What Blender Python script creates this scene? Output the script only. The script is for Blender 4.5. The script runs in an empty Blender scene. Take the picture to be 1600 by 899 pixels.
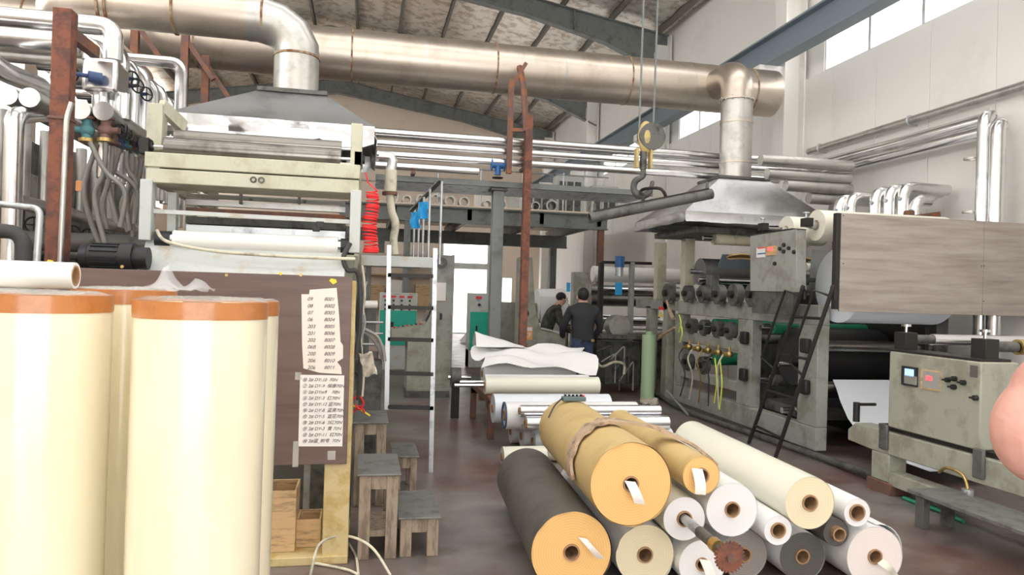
import bpy, bmesh, math, random
from math import sin, cos, pi, radians, atan2, sqrt
from mathutils import Vector as V, Matrix
random.seed(7)
S = bpy.context.scene
COL = S.collection
# ---------------------------------------------------------------- camera
F_PX = 1130.0
YAW, PITCH, ROLL = radians(11.5), radians(.38), radians(1.7)
CAM = V((0, 0, 1.66))
fw = V((sin(YAW)*cos(PITCH), cos(YAW)*cos(PITCH), sin(PITCH)))
r0 = V((cos(YAW), -sin(YAW), 0)); u0 = r0.cross(fw)
RT = r0*cos(ROLL) + u0*sin(ROLL); UP = u0*cos(ROLL) - r0*sin(ROLL)
cd = bpy.data.cameras.new('camera'); cam = bpy.data.objects.new('camera', cd); COL.objects.link(cam)
cam.matrix_world = Matrix(((RT.x, UP.x, -fw.x, CAM.x), (RT.y, UP.y, -fw.y, CAM.y), (RT.z, UP.z, -fw.z, CAM.z), (0, 0, 0, 1)))
cd.sensor_width = 36; cd.lens = 36*F_PX/1600; cd.clip_start = .05; cd.clip_end = 200
S.camera = cam
def at(px, py, Y=None, X=None, Z=None):
    """world point seen at a photo pixel, on a known real plane"""
    d = fw*F_PX + RT*(px-800) - UP*(py-449.5)
    if Y is not None: return CAM + d*(Y/d.y)
    if X is not None: return CAM + d*(X/d.x)
    return CAM + d*((Z-CAM.z)/d.z)
# ---------------------------------------------------------------- light and exposure
w = bpy.data.worlds.new('overcast_sky'); S.world = w; w.use_nodes = True
bg = w.node_tree.nodes['Background']; bg.inputs[0].default_value = (1, .985, .96, 1); bg.inputs[1].default_value = 2.5
S.view_settings.view_transform = 'Standard'; S.view_settings.look = 'None'
S.view_settings.exposure = 1.04; S.view_settings.gamma = 1; S.view_settings.use_curve_mapping = False
# ---------------------------------------------------------------- materials
MATS = {}
def mat(name, col, rough=.5, metal=0, var=0, vscale=6, var_col=None, bump=0, bscale=40, stretch=(1, 1, 1), emit=0, coat=0, alpha=1, trans=0):
    m = bpy.data.materials.new(name); m.use_nodes = True; MATS[name] = m
    nt = m.node_tree; b = nt.nodes['Principled BSDF']
    b.inputs['Base Color'].default_value = (*col, 1); b.inputs['Roughness'].default_value = rough; b.inputs['Metallic'].default_value = metal
    if coat: b.inputs['Coat Weight'].default_value = coat; b.inputs['Coat Roughness'].default_value = .12
    if trans: b.inputs['Transmission Weight'].default_value = trans
    if alpha < 1: b.inputs['Alpha'].default_value = alpha
    if emit: b.inputs['Emission Color'].default_value = (*col, 1); b.inputs['Emission Strength'].default_value = emit
    if var or bump:
        tc = nt.nodes.new('ShaderNodeTexCoord'); mp = nt.nodes.new('ShaderNodeMapping'); mp.inputs['Scale'].default_value = stretch
        nt.links.new(tc.outputs['Object'], mp.inputs['Vector'])
    if var:
        n = nt.nodes.new('ShaderNodeTexNoise'); n.inputs['Scale'].default_value = vscale; n.inputs['Detail'].default_value = 6; n.inputs['Roughness'].default_value = .65
        nt.links.new(mp.outputs[0], n.inputs['Vector'])
        r = nt.nodes.new('ShaderNodeValToRGB'); vc = var_col or tuple(c*.55 for c in col)
        r.color_ramp.elements[0].position = .5-.35*(1-var)-.02; r.color_ramp.elements[1].position = .5+.28
        if var >= .99: r.color_ramp.elements[0].position = .42
        r.color_ramp.elements[0].color = (*vc, 1); r.color_ramp.elements[1].color = (*col, 1)
        r.color_ramp.elements[0].position = .28+.25*var; r.color_ramp.elements[1].position = .42+.25*var
        nt.links.new(n.outputs[0], r.inputs[0]); nt.links.new(r.outputs[0], b.inputs['Base Color'])
    if bump:
        n2 = nt.nodes.new('ShaderNodeTexNoise'); n2.inputs['Scale'].default_value = bscale; n2.inputs['Detail'].default_value = 4
        nt.links.new(mp.outputs[0], n2.inputs['Vector'])
        bp = nt.nodes.new('ShaderNodeBump'); bp.inputs['Strength'].default_value = bump; bp.inputs['Distance'].default_value = .02
        nt.links.new(n2.outputs[0], bp.inputs['Height']); nt.links.new(bp.outputs[0], b.inputs['Normal'])
    return m
mat('wall', (.86, .84, .80), .7, var=.15, vscale=.7, var_col=(.80, .775, .73))
mat('wall_beige', (.84, .72, .60), .8, var=.15, vscale=1, var_col=(.76, .64, .52))
mat('foil', (.80, .76, .70), .40, .7, var=.45, vscale=4, var_col=(.50, .43, .36), bump=.7, bscale=9)
mat('grey_steel', (.20, .215, .21), .55, .2, var=.3, vscale=3, var_col=(.13, .135, .13))
mat('purlin', (.17, .16, .14), .6, .2)
mat('crane_steel', (.22, .27, .31), .5, .2)
mat('rust', (.24, .09, .055), .8, .1, var=.5, vscale=9, var_col=(.12, .06, .05), bump=.3)
mat('rust_brown', (.17, .095, .08), .7, .2, var=.4, vscale=7, var_col=(.28, .11, .05))
mat('duct', (.60, .53, .455), .36, .85, var=.3, vscale=2.5, var_col=(.50, .43, .36))
mat('seam_rust', (.20, .09, .04), .8, .2, var=.6, vscale=12, var_col=(.42, .33, .22))
mat('clad', (.80, .80, .80), .24, 1, var=.2, vscale=4, var_col=(.68, .68, .69), bump=.05, bscale=9)
mat('clad_dull', (.55, .54, .51), .38, .9, var=.3, vscale=5, var_col=(.42, .41, .39))
mat('galv', (.55, .57, .59), .42, .8, var=.2, vscale=8)
mat('hood', (.20, .20, .20), .48, .6, var=.4, vscale=2.5, var_col=(.15, .15, .15), bump=.06, bscale=5)
mat('hood_light', (.62, .62, .63), .34, .9, var=.3, vscale=3, var_col=(.48, .48, .49), bump=.12, bscale=4)
mat('apron', (.62, .62, .63), .28, 1, bump=.4, bscale=6)
mat('cream_paint', (.56, .55, .43), .5, var=.35, vscale=5, var_col=(.46, .44, .32), bump=.08)
mat('pale_paint', (.56, .585, .57), .5, var=.25, vscale=6, var_col=(.50, .46, .38))
mat('machine', (.36, .365, .30), .5, var=.45, vscale=4, var_col=(.26, .255, .20), bump=.05)
mat('machine_grey', (.34, .345, .315), .5, var=.4, vscale=4, var_col=(.24, .235, .20))
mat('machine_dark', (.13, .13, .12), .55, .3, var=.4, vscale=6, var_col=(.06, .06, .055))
mat('roller', (.24, .225, .205), .28, .95, var=.2, vscale=4)
mat('chrome', (.75, .76, .78), .14, 1)
mat('white_roller', (.82, .81, .77), .4)
mat('black', (.018, .018, .02), .5)
mat('black_steel', (.035, .032, .03), .5, .5)
mat('rubber', (.05, .05, .05), .6)
mat('hose', (.30, .29, .27), .45, .5, bump=.3, bscale=160)
mat('brass', (.55, .40, .16), .4, .9, var=.3, vscale=20)
mat('teal', (.10, .26, .29), .55, .2); mat('valve_brown', (.20, .11, .10), .6, .2); mat('navy', (.05, .09, .22), .5)
mat('blue', (.03, .38, .80), .45, bump=.2, bscale=12); mat('motor_blue', (.03, .13, .36), .4)
mat('red', (.85, .03, .035), .35); mat('green', (.02, .45, .32), .45); mat('led_red', (1, .04, .05), .4, emit=2.0)
mat('lcd', (.25, .45, 1), .3, emit=1.0); mat('yellow', (.85, .66, .05), .6); mat('lime', (.75, .9, .1), .5)
mat('orange_sign', (.88, .42, .16), .6); mat('white_print', (.9, .9, .88), .6); mat('pale_green', (.40, .55, .34), .5)
mat('dark_green', (.02, .25, .13), .4)
mat('film', (.88, .81, .60), .26, var=.3, vscale=1.4, var_col=(.82, .74, .52), coat=.7, bump=.10, bscale=5, stretch=(2.2, 2.2, .5))
mat('tape', (.52, .20, .06), .3, coat=.4, var=.3, vscale=10, var_col=(.42, .15, .04))
mat('clear', (.92, .94, .96), .12, alpha=.16, bump=.5, bscale=14, coat=.8)
mat('clear_tape', (.9, .88, .82), .2, alpha=.3, coat=.6)
def rings(name, col, col2, freq):
    m = mat(name, col, .65); nt = m.node_tree; b = nt.nodes['Principled BSDF']
    tc = nt.nodes.new('ShaderNodeTexCoord'); wv = nt.nodes.new('ShaderNodeTexWave'); wv.wave_type = 'RINGS'; wv.rings_direction = 'Y'
    wv.inputs['Scale'].default_value = freq; wv.inputs['Distortion'].default_value = .4; wv.inputs['Detail'].default_value = 3
    r = nt.nodes.new('ShaderNodeValToRGB'); r.color_ramp.elements[0].color = (*col2, 1); r.color_ramp.elements[1].color = (*col, 1)
    nt.links.new(tc.outputs['Object'], wv.inputs[0]); nt.links.new(wv.outputs[0], r.inputs[0]); nt.links.new(r.outputs[0], b.inputs['Base Color'])
rings('kraft_face', (.90, .56, .22), (.84, .49, .17), 22)
rings('cream_face', (.84, .74, .52), (.79, .68, .46), 22)
rings('white_face', (.86, .84, .84), (.82, .80, .80), 24)
rings('pink_face', (.84, .76, .73), (.80, .71, .68), 24)
rings('grey_face', (.30, .27, .25), (.24, .21, .19), 24)
rings('dark_face', (.115, .11, .10), (.085, .08, .075), 24)
mat('kraft', (.60, .44, .20), .5, var=.3, vscale=3, var_col=(.52, .37, .16), bump=.1, bscale=8)
mat('dark_wrap', (.105, .10, .085), .55, var=.4, vscale=4, var_col=(.075, .07, .06), bump=.12, bscale=7)
mat('paper', (.84, .84, .83), .5, bump=.05, bscale=5); mat('paper_cream', (.80, .78, .66), .4, coat=.2)
mat('paper_blue', (.76, .80, .86), .4, bump=.06, bscale=4)
mat('foil_roll', (.80, .81, .84), .2, .9, bump=.1, bscale=10)
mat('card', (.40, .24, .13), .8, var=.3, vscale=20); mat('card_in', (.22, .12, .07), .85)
mat('strap', (.48, .35, .24), .85, bump=.4, bscale=70, var=.3, vscale=14)
mat('note', (.86, .78, .70), .7); mat('note_white', (.88, .84, .80), .7); mat('ink', (.12, .10, .11), .7)
mat('rag', (.72, .66, .56), .85, var=.3, vscale=9); mat('canvas', (.68, .64, .50), .7, var=.3, vscale=6, bump=.3, bscale=12)
mat('wood_box', (.62, .42, .22), .65, var=.3, vscale=5, stretch=(1, 1, 6)); mat('timber', (.34, .27, .20), .75, var=.5, vscale=7, var_col=(.20, .15, .11), stretch=(4, 4, .8), bump=.2)
mat('plate', (.20, .205, .19), .5, .4, var=.4, vscale=8, var_col=(.13, .13, .12))
mat('yellow_paint', (.62, .50, .26), .6, var=.5, vscale=6, var_col=(.50, .36, .13))
mat('skin', (.62, .36, .27), .5); mat('skin_pink', (.60, .32, .26), .5, bump=.15, bscale=25, var=.35, vscale=14, var_col=(.53, .25, .20))
mat('hair', (.012, .011, .011), .6); mat('jacket', (.028, .03, .033), .8); mat('jeans', (.045, .065, .125), .8, var=.3, vscale=8)
mat('camo', (.075, .075, .05), .8, var=.7, vscale=9, var_col=(.028, .03, .022))
mat('glow', (1, 1, 1), .5)
def wood(name, c1, c2, c3, rough=.45):
    m = mat(name, c1, rough); nt = m.node_tree; b = nt.nodes['Principled BSDF']
    tc = nt.nodes.new('ShaderNodeTexCoord'); mp = nt.nodes.new('ShaderNodeMapping'); mp.inputs['Scale'].default_value = (.5, 1, 6)
    n = nt.nodes.new('ShaderNodeTexNoise'); n.inputs['Scale'].default_value = 2.2; n.inputs['Detail'].default_value = 9; n.inputs['Roughness'].default_value = .62
    r = nt.nodes.new('ShaderNodeValToRGB'); e = r.color_ramp.elements; e[0].position = .3; e[1].position = .72
    e[0].color = (*c2, 1); e[1].color = (*c3, 1); k = e.new(.5); k.color = (*c1, 1)
    nt.links.new(tc.outputs['Object'], mp.inputs[0]); nt.links.new(mp.outputs[0], n.inputs['Vector']); nt.links.new(n.outputs[0], r.inputs[0]); nt.links.new(r.outputs[0], b.inputs['Base Color'])
wood('board', (.150, .095, .082), (.115, .070, .060), (.185, .120, .104))
wood('oak', (.36, .31, .275), (.25, .205, .18), (.45, .405, .37))
def floor_mat():
    m = mat('floor', (.2, .15, .13), .45); nt = m.node_tree; b = nt.nodes['Principled BSDF']
    tc = nt.nodes.new('ShaderNodeTexCoord'); n = nt.nodes.new('ShaderNodeTexNoise'); n.inputs['Scale'].default_value = .55; n.inputs['Detail'].default_value = 8; n.inputs['Roughness'].default_value = .7
    r = nt.nodes.new('ShaderNodeValToRGB'); e = r.color_ramp.elements; e[0].position = .40; e[1].position = .60
    e[0].color = (.165, .088, .074, 1); e[1].color = (.245, .23, .215, 1)
    n2 = nt.nodes.new('ShaderNodeTexNoise'); n2.inputs['Scale'].default_value = 4; n2.inputs['Detail'].default_value = 8
    r2 = nt.nodes.new('ShaderNodeValToRGB'); r2.color_ramp.elements[0].position = .3; r2.color_ramp.elements[0].color = (.6, .6, .6, 1); r2.color_ramp.elements[1].position = .7
    mx = nt.nodes.new('ShaderNodeMixRGB'); mx.blend_type = 'MULTIPLY'; mx.inputs[0].default_value = 1
    rr = nt.nodes.new('ShaderNodeMapRange'); rr.inputs['To Min'].default_value = .22; rr.inputs['To Max'].default_value = .6
    nt.links.new(tc.outputs['Object'], n.inputs['Vector']); nt.links.new(tc.outputs['Object'], n2.inputs['Vector']); nt.links.new(n.outputs[0], r.inputs[0]); nt.links.new(n2.outputs[0], r2.inputs[0])
    nt.links.new(r.outputs[0], mx.inputs[1]); nt.links.new(r2.outputs[0], mx.inputs[2]); nt.links.new(mx.outputs[0], b.inputs['Base Color']); nt.links.new(n2.outputs[0], rr.inputs[0]); nt.links.new(rr.outputs[0], b.inputs['Roughness'])
floor_mat()
# ---------------------------------------------------------------- mesh helpers
def wloc(o):
    p = V((0, 0, 0))
    while o is not None: p = p + o.location; o = o.parent
    return p
def frame(d):
    d = V(d).normalized(); a = V((0, 0, 1)) if abs(d.z) < .95 else V((1, 0, 0))
    x = d.cross(a).normalized(); return x, x.cross(d).normalized()
class MB:
    def __init__(s): s.v = []; s.f = []
    def add(s, vs, fs):
        n = len(s.v); s.v += [V(p) for p in vs]; s.f += [tuple(i+n for i in f) for f in fs]; return s
    def box(s, lo, hi):
        (a, b, c), (d, e, f) = lo, hi
        return s.add([(a,b,c),(d,b,c),(d,e,c),(a,e,c),(a,b,f),(d,b,f),(d,e,f),(a,e,f)], [(0,3,2,1),(4,5,6,7),(0,1,5,4),(1,2,6,5),(2,3,7,6),(3,0,4,7)])
    def bar(s, p0, p1, w, h, up=(0, 0, 1)):
        p0, p1 = V(p0), V(p1); d = (p1-p0).normalized(); u = V(up)
        if abs(d.dot(u)) > .98: u = V((0, 1, 0))
        x = d.cross(u).normalized()*w/2; y = x.cross(d).normalized()*h/2
        vs = [p+i*x+j*y for p in (p0, p1) for i, j in ((-1,-1),(1,-1),(1,1),(-1,1))]
        return s.add(vs, [(0,1,2,3),(7,6,5,4),(0,4,5,1),(1,5,6,2),(2,6,7,3),(3,7,4,0)])
    def prism(s, poly, off):
        n = len(poly); off = V(off)
        return s.add([V(p) for p in poly]+[V(p)+off for p in poly], [tuple(range(n))[::-1], tuple(range(n, 2*n))]+[(i, (i+1) % n, n+(i+1) % n, n+i) for i in range(n)])
    def cyl(s, p0, p1, r, r1=None, n=20, caps=True):
        r1 = r if r1 is None else r1; p0, p1 = V(p0), V(p1); x, y = frame(p1-p0); vs = []
        for p, q in ((p0, r), (p1, r1)): vs += [p+(x*cos(2*pi*i/n)+y*sin(2*pi*i/n))*q for i in range(n)]
        fs = [(i, n+i, n+(i+1) % n, (i+1) % n) for i in range(n)]
        if caps: fs += [tuple(range(n)), tuple(range(2*n-1, n-1, -1))]
        return s.add(vs, fs)
    def ring(s, p0, p1, ro, ri, n=28):
        p0, p1 = V(p0), V(p1); x, y = frame(p1-p0); vs = []
        for p, q in ((p0, ro), (p1, ro), (p1, ri), (p0, ri)): vs += [p+(x*cos(2*pi*i/n)+y*sin(2*pi*i/n))*q for i in range(n)]
        return s.add(vs, [(k*n+i, ((k+1) % 4)*n+i, ((k+1) % 4)*n+(i+1) % n, k*n+(i+1) % n) for k in range(4) for i in range(n)])
    def tube(s, pts, r, n=10, closed=False):
        pts = [V(p) for p in pts]; k = len(pts); vs = []; x = None
        rs = r if isinstance(r, (list, tuple)) else [r]*k
        for i, p in enumerate(pts):
            if closed: t = pts[(i+1) % k]-pts[i-1]
            else: t = pts[min(i+1, k-1)]-pts[max(i-1, 0)]
            t.normalize()
            if x is None: x, _ = frame(t)
            x = (x-t*x.dot(t)).normalized(); y = x.cross(t)
            m = 1.0
            if 0 < i < k-1:
                c = (pts[i]-pts[i-1]).normalized().dot((pts[i+1]-pts[i]).normalized()); m = 1/max(.7, sqrt(max(0, (1+c)/2)))
            vs += [p+(x*cos(2*pi*j/n)+y*sin(2*pi*j/n))*rs[i] for j in range(n)]
        fs = [(i*n+j, i*n+(j+1) % n, (i+1)*n+(j+1) % n, (i+1)*n+j) for i in range(k-1) for j in range(n)]
        if closed: fs += [((k-1)*n+j, (k-1)*n+(j+1) % n, (j+1) % n, j) for j in range(n)]
        else: fs += [tuple(range(n))[::-1], tuple(range((k-1)*n, k*n))]
        return s.add(vs, fs)
    def torus(s, c, axis, R, r, n=20, k=8):
        x, y = frame(axis); c = V(c)
        return s.tube([c+(x*cos(2*pi*i/n)+y*sin(2*pi*i/n))*R for i in range(n)], r, k, True)
    def ell(s, c, r, n=14, k=9):
        c = V(c); r = r if isinstance(r, (list, tuple)) else (r, r, r); vs = []; fs = []
        for i in range(k+1):
            a = pi*i/k
            vs += [c+V((r[0]*sin(a)*cos(2*pi*j/n), r[1]*sin(a)*sin(2*pi*j/n), r[2]*cos(a))) for j in range(n)]
        for i in range(k): fs += [(i*n+j, (i+1)*n+j, (i+1)*n+(j+1) % n, i*n+(j+1) % n) for j in range(n)]
        return s.add(vs, fs)
    def sheet(s, rows, th=.004):
        """grid of points given thickness along its normal"""
        a, b = len(rows), len(rows[0]); P = [[V(p) for p in r] for r in rows]; top = []; bot = []
        for i in range(a):
            for j in range(b):
                n = (P[min(i+1, a-1)][j]-P[max(i-1, 0)][j]).cross(P[i][min(j+1, b-1)]-P[i][max(j-1, 0)])
                n = n.normalized() if n.length > 1e-9 else V((0, 0, 1))
                top.append(P[i][j]+n*th/2); bot.append(P[i][j]-n*th/2)
        N = a*b; fs = []
        for i in range(a-1):
            for j in range(b-1):
                q = (i*b+j, (i+1)*b+j, (i+1)*b+j+1, i*b+j+1); fs += [q, tuple(N+t for t in q[::-1])]
        edge = [j for j in range(b)]+[i*b+b-1 for i in range(1, a)]+[(a-1)*b+j for j in range(b-2, -1, -1)]+[i*b for i in range(a-2, 0, -1)]
        for u, q in zip(edge, edge[1:]+edge[:1]): fs.append((u, q, N+q, N+u))
        return s.add(top+bot, fs)
    def obj(s, name, m, parent=None, bevel=0, local=False, smooth=True, slots=None):
        me = bpy.data.meshes.new(name); vs = s.v
        if local or not vs: off = V((0, 0, 0))
        elif parent is not None: off = wloc(parent)
        else:
            off = V(((min(p.x for p in vs)+max(p.x for p in vs))/2, (min(p.y for p in vs)+max(p.y for p in vs))/2, min(p.z for p in vs)))
        me.from_pydata([p-off for p in vs], [], s.f); me.materials.append(MATS[m])
        bm = bmesh.new(); bm.from_mesh(me); bmesh.ops.recalc_face_normals(bm, faces=bm.faces); bm.to_mesh(me); bm.free()
        if smooth:
            me.polygons.foreach_set('use_smooth', [True]*len(me.polygons)); me.set_sharp_from_angle(angle=radians(38))
        o = bpy.data.objects.new(name, me); COL.objects.link(o)
        if parent is not None: o.parent = parent
        elif not local: o.location = off
        if bevel:
            b = o.modifiers.new('bevel', 'BEVEL'); b.width = bevel; b.segments = 2; b.limit_method = 'ANGLE'
        return o
def tag(o, label=None, cat=None, group=None, kind=None):
    if label: o['label'] = label
    if cat: o['category'] = cat
    if group: o['group'] = group
    if kind: o['kind'] = kind
    return o
def thing(name, label, cat, loc, group=None, rz=0):
    o = bpy.data.objects.new(name, None); COL.objects.link(o); o.location = V(loc); o.empty_display_size = .1
    if rz: o.rotation_euler = (0, 0, rz)
    return tag(o, label, cat, group)
def bx(name, lo, hi, m, parent=None, bevel=.004): return MB().box(lo, hi).obj(name, m, parent, bevel)
def cy(name, p0, p1, r, m, parent=None, n=20): return MB().cyl(p0, p1, r, n=n).obj(name, m, parent)
def tb(name, pts, r, m, parent=None, n=10): return MB().tube(pts, r, n).obj(name, m, parent)
def curve(pts, k=8):
    """Catmull-Rom through points"""
    P = [V(p) for p in pts]; out = []
    for i in range(len(P)-1):
        a, b, c, d = P[max(i-1, 0)], P[i], P[i+1], P[min(i+2, len(P)-1)]
        for j in range(k):
            t = j/k; out.append(.5*((2*b)+(c-a)*t+(2*a-5*b+4*c-d)*t*t+(3*b-a-3*c+d)*t**3))
    return out+[P[-1]]
def bend(pts, rad, k=6):
    """polyline with rounded corners"""
    P = [V(p) for p in pts]; out = [P[0]]
    for i in range(1, len(P)-1):
        a = (P[i-1]-P[i]).normalized(); b = (P[i+1]-P[i]).normalized(); p0 = P[i]+a*rad; p1 = P[i]+b*rad
        for j in range(k+1):
            t = j/k; out.append(p0*(1-t)**2+P[i]*2*t*(1-t)+p1*t*t)
    return out+[P[-1]]
def struct(o): o['kind'] = 'structure'; return o
def text(s, size, m, parent, pos, xdir, updir, name='lettering', shear=0, align='LEFT'):
    c = bpy.data.curves.new(name, 'FONT'); c.body = s; c.size = size; c.shear = shear; c.align_x = align; c.extrude = .0006
    t = bpy.data.objects.new(name, c); COL.objects.link(t)
    me = bpy.data.meshes.new_from_object(t.evaluated_get(bpy.context.evaluated_depsgraph_get())); bpy.data.objects.remove(t); bpy.data.curves.remove(c)
    x = V(xdir).normalized(); u = V(updir).normalized(); n = x.cross(u)
    off = V(pos)-(wloc(parent) if parent is not None else V((0, 0, 0)))
    me.transform(Matrix(((x.x, u.x, n.x, off.x), (x.y, u.y, n.y, off.y), (x.z, u.z, n.z, off.z), (0, 0, 0, 1))))
    me.materials.clear(); me.materials.append(MATS[m])
    o = bpy.data.objects.new(name, me); COL.objects.link(o)
    if parent is not None: o.parent = parent
    return o
def handwheel(parent, c, axis, R, m='black', name='handwheel'):
    c = V(c); a = V(axis).normalized(); x, y = frame(a); b = MB().torus(c, a, R, R*.13, 18, 6)
    for k in range(4):
        d = x*cos(k*pi/2)+y*sin(k*pi/2); b.cyl(c, c+d*R, R*.08, n=6)
    b.cyl(c-a*R*.2, c+a*R*.2, R*.2, n=10)
    return b.obj(name, m, parent)
# ================================================================ the building
o = bx('floor', (-7.2, -4, -.1), (7.3, 28.3, 0), 'floor', bevel=0); struct(o)
COLY = (5.4, 10.85, 16.3, 21.75, 27.2)
WIN = [(Y0+.75, Y0+4.9) for Y0 in (5.4, 10.85, 16.3, 21.75)]
wr = bpy.data.objects.new('wall_right', None); COL.objects.link(wr); wr.location = (7.1, 14, 0); struct(wr)
y = 3.0
bx('lower_wall', (7.06, 3, 0), (7.2, 28, 5.3), 'wall', wr, 0)
bx('upper_wall', (7.06, 3, 6.35), (7.2, 28, 8.3), 'wall', wr, 0)
prev = 3.0
for a, b in WIN+[(28, 28)]:
    bx('window_pier', (7.06, prev, 5.3), (7.2, a, 6.35), 'wall', wr, 0); prev = b
while y < 27.9:
    bx('wall_panel', (7.0, y+.004, 0), (7.06, y+.996, 5.3), 'wall', wr, .004)
    y += 1.0
for k, (a, b) in enumerate(WIN):
    wn = bpy.data.objects.new('window_%d' % (k+1), None); COL.objects.link(wn); wn.location = (7.1, (a+b)/2, 5.3); struct(wn)
    m = MB()
    for z in (5.32, 6.33): m.bar((7.1, a, z), (7.1, b, z), .06, .05)
    for i in range(5): yy = a+(b-a)*i/4; m.bar((7.1, yy, 5.3), (7.1, yy, 6.35), .05, .05)
    m.obj('window_frame', 'pale_paint', wn)
    for i in range(4):
        y0 = a+(b-a)*i/4; bx('pane', (7.1, y0+.03, 5.34), (7.104, y0+(b-a)/4-.03, 6.31), 'clear', wn, 0)
for yy in COLY:
    m = MB(); m.box((6.62, yy-.16, 0), (6.65, yy+.16, 7.5)); m.box((6.97, yy-.16, 0), (7.0, yy+.16, 7.9)); m.box((6.65, yy-.015, 0), (6.97, yy+.015, 7.7))
    c = m.obj('trim_1', 'wall'); struct(c)
    m = MB().prism([(6.62, yy-.1, 5.1), (6.62, yy-.1, 5.5), (6.2, yy-.1, 5.5), (6.2, yy-.1, 5.35)], (0, .2, 0)); c = m.obj('trim_2', 'wall'); struct(c)
# crane runway girder on the column brackets
g = thing('crane_girder', 'long blue-grey crane runway beam under the right wall windows', 'beam', (6.4, 14, 5.5))
m = MB(); m.box((6.27, 3, 5.5), (6.53, 28, 5.53)); m.box((6.385, 3, 5.53), (6.415, 28, 5.93)); m.box((6.27, 3, 5.93), (6.53, 28, 5.96)); m.obj('beam', 'crane_steel', g)
bx('rail', (6.37, 3, 5.96), (6.43, 28, 6.03), 'grey_steel', g)
# end and left walls
wb = bx('wall_back', (-7.2, 28, 0), (7.2, 28.2, 9.8), 'wall_beige', bevel=0); struct(wb)
wl = bpy.data.objects.new('wall_left', None); COL.objects.link(wl); wl.location = (-7.1, 14, 0); struct(wl)
bx('lower_wall', (-7.2, 6, 0), (-7.0, 28, 4.2), 'wall_beige', wl, 0); bx('upper_wall', (-7.2, 6, 6.2), (-7.0, 28, 8.3), 'wall_beige', wl, 0)
for k in range(5): bx('window_pier', (-7.2, 6+k*5.3, 4.2), (-7.0, 6.6+k*5.3, 6.2), 'wall_beige', wl, 0)  # openings between the piers are added to let daylight in
wf = bpy.data.objects.new('wall_front_added', None); COL.objects.link(wf); wf.location = (0, -4, 0); struct(wf)  # unseen wall with doorway, added to cut light on the foreground
for lo, hi in (((-7.2, -4.2, 0), (-2.6, -4, 8.2)), ((3.4, -4.2, 0), (7.3, -4, 8.2)), ((-2.6, -4.2, 4.2), (3.4, -4, 8.2))): bx('wall_section', lo, hi, 'wall', wf, 0)
bx('wall_section', (7.06, -4, 0), (7.2, 3, 5.3), 'wall', wf, 0); bx('wall_section', (7.06, -4, 6.35), (7.2, 3, 8.3), 'wall', wf, 0); bx('wall_section', (-7.2, -4, 0), (-7.0, 6, 4.2), 'wall_beige', wf, 0); bx('wall_section', (-7.2, -4, 6.2), (-7.0, 6, 8.3), 'wall_beige', wf, 0)
# roof
RX = -1.2
def roofz(x): return 8.15+.165*(7-max(x, 2*RX-x))
ce = bpy.data.objects.new('ceiling', None); COL.objects.link(ce); ce.location = (0, 14, 8.2); struct(ce)
Y0R = 9.9
for ya, yb in ((-4, -1.2), (-.2, .4), (1.0, 3.0), (4.6, 6.9), (8.1, 9.9)):  # unseen near roof, put in to shade the metal; gaps let light streaks in
    MB().prism([(7.2, ya, roofz(7.2)), (RX, ya, roofz(RX)), (-7.2, ya, roofz(-7.2)), (-7.2, ya, roofz(-7.2)+.08), (RX, ya, roofz(RX)+.08), (7.2, ya, roofz(7.2)+.08)], (0, yb-ya, 0)).obj('roof_sheet', 'foil', ce)
m = MB(); m.prism([(7.2, Y0R, roofz(7.2)), (RX, Y0R, roofz(RX)), (-7.2, Y0R, roofz(-7.2)), (-7.2, Y0R, roofz(-7.2)+.08), (RX, Y0R, roofz(RX)+.08), (7.2, Y0R, roofz(7.2)+.08)], (0, 28.2-Y0R, 0)).obj('roof_sheet', 'foil', ce)
# quilted foil blanket: shallow pillows between the purlins
x = 6.75
xs = []
while x > -6.5: xs.append(x); x -= 1.2
for i, x in enumerate(xs):
    m = MB(); z = roofz(x)-.02; m.box((x-.03, -3, z-.2), (x+.03, 28, z-.19)); m.box((x-.004, -3, z-.19), (x+.004, 28, z-.01)); m.box((x-.03, -3, z-.02), (x+.03, 28, z-.01)); m.obj('purlin', 'purlin', ce)
for i in range(len(xs)-1):
    if xs[i+1] < -3: break
    xa, xb = xs[i+1]+.03, xs[i]-.03; rows = []
    for a in range(36):
        yy = Y0R+.1+a*(18.0/35); rows.append([(xa+(xb-xa)*b/6, yy, roofz(xa+(xb-xa)*b/6)-.03-.05*abs(sin(a*1.57))*abs(sin(b*1.57+a*.8))-.02*random.random()) for b in range(7)])
    o = MB().sheet(rows, .01).obj('insulation_strip', 'foil', ce)
for yy in COLY[1:]:
    for sgn in (1, -1):
        xe = 6.95 if sgn == 1 else 2*RX-6.95
        m = MB()
        def zz(x, d): return roofz(x)-.24-d
        pts = [(xe, .95), (xe-sgn*1.6, .55), (xe-sgn*3.5, .42), (RX, .5)]
        for d0, d1, hw in ((0, .03, .11),):
            top = [(p, yy, zz(p, 0)) for p, _ in pts]; low = [(p, yy, zz(p, d)) for p, d in pts]
        for q in range(3):
            m.prism([top[q], top[q+1], low[q+1], low[q]], (0, .02, 0))
            for L in (top, low): m.bar(V(L[q])+V((0, .01, 0)), V(L[q+1])+V((0, .01, 0)), .2, .025)
        r = m.obj('trim_3', 'grey_steel'); struct(r)
        if sgn == 1:
            for p in (2.2, 4.6): bx('stiffener', (p-.01, yy-.09, zz(p, .45)), (p+.01, yy+.11, zz(p, 0)), 'grey_steel', r)
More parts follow.
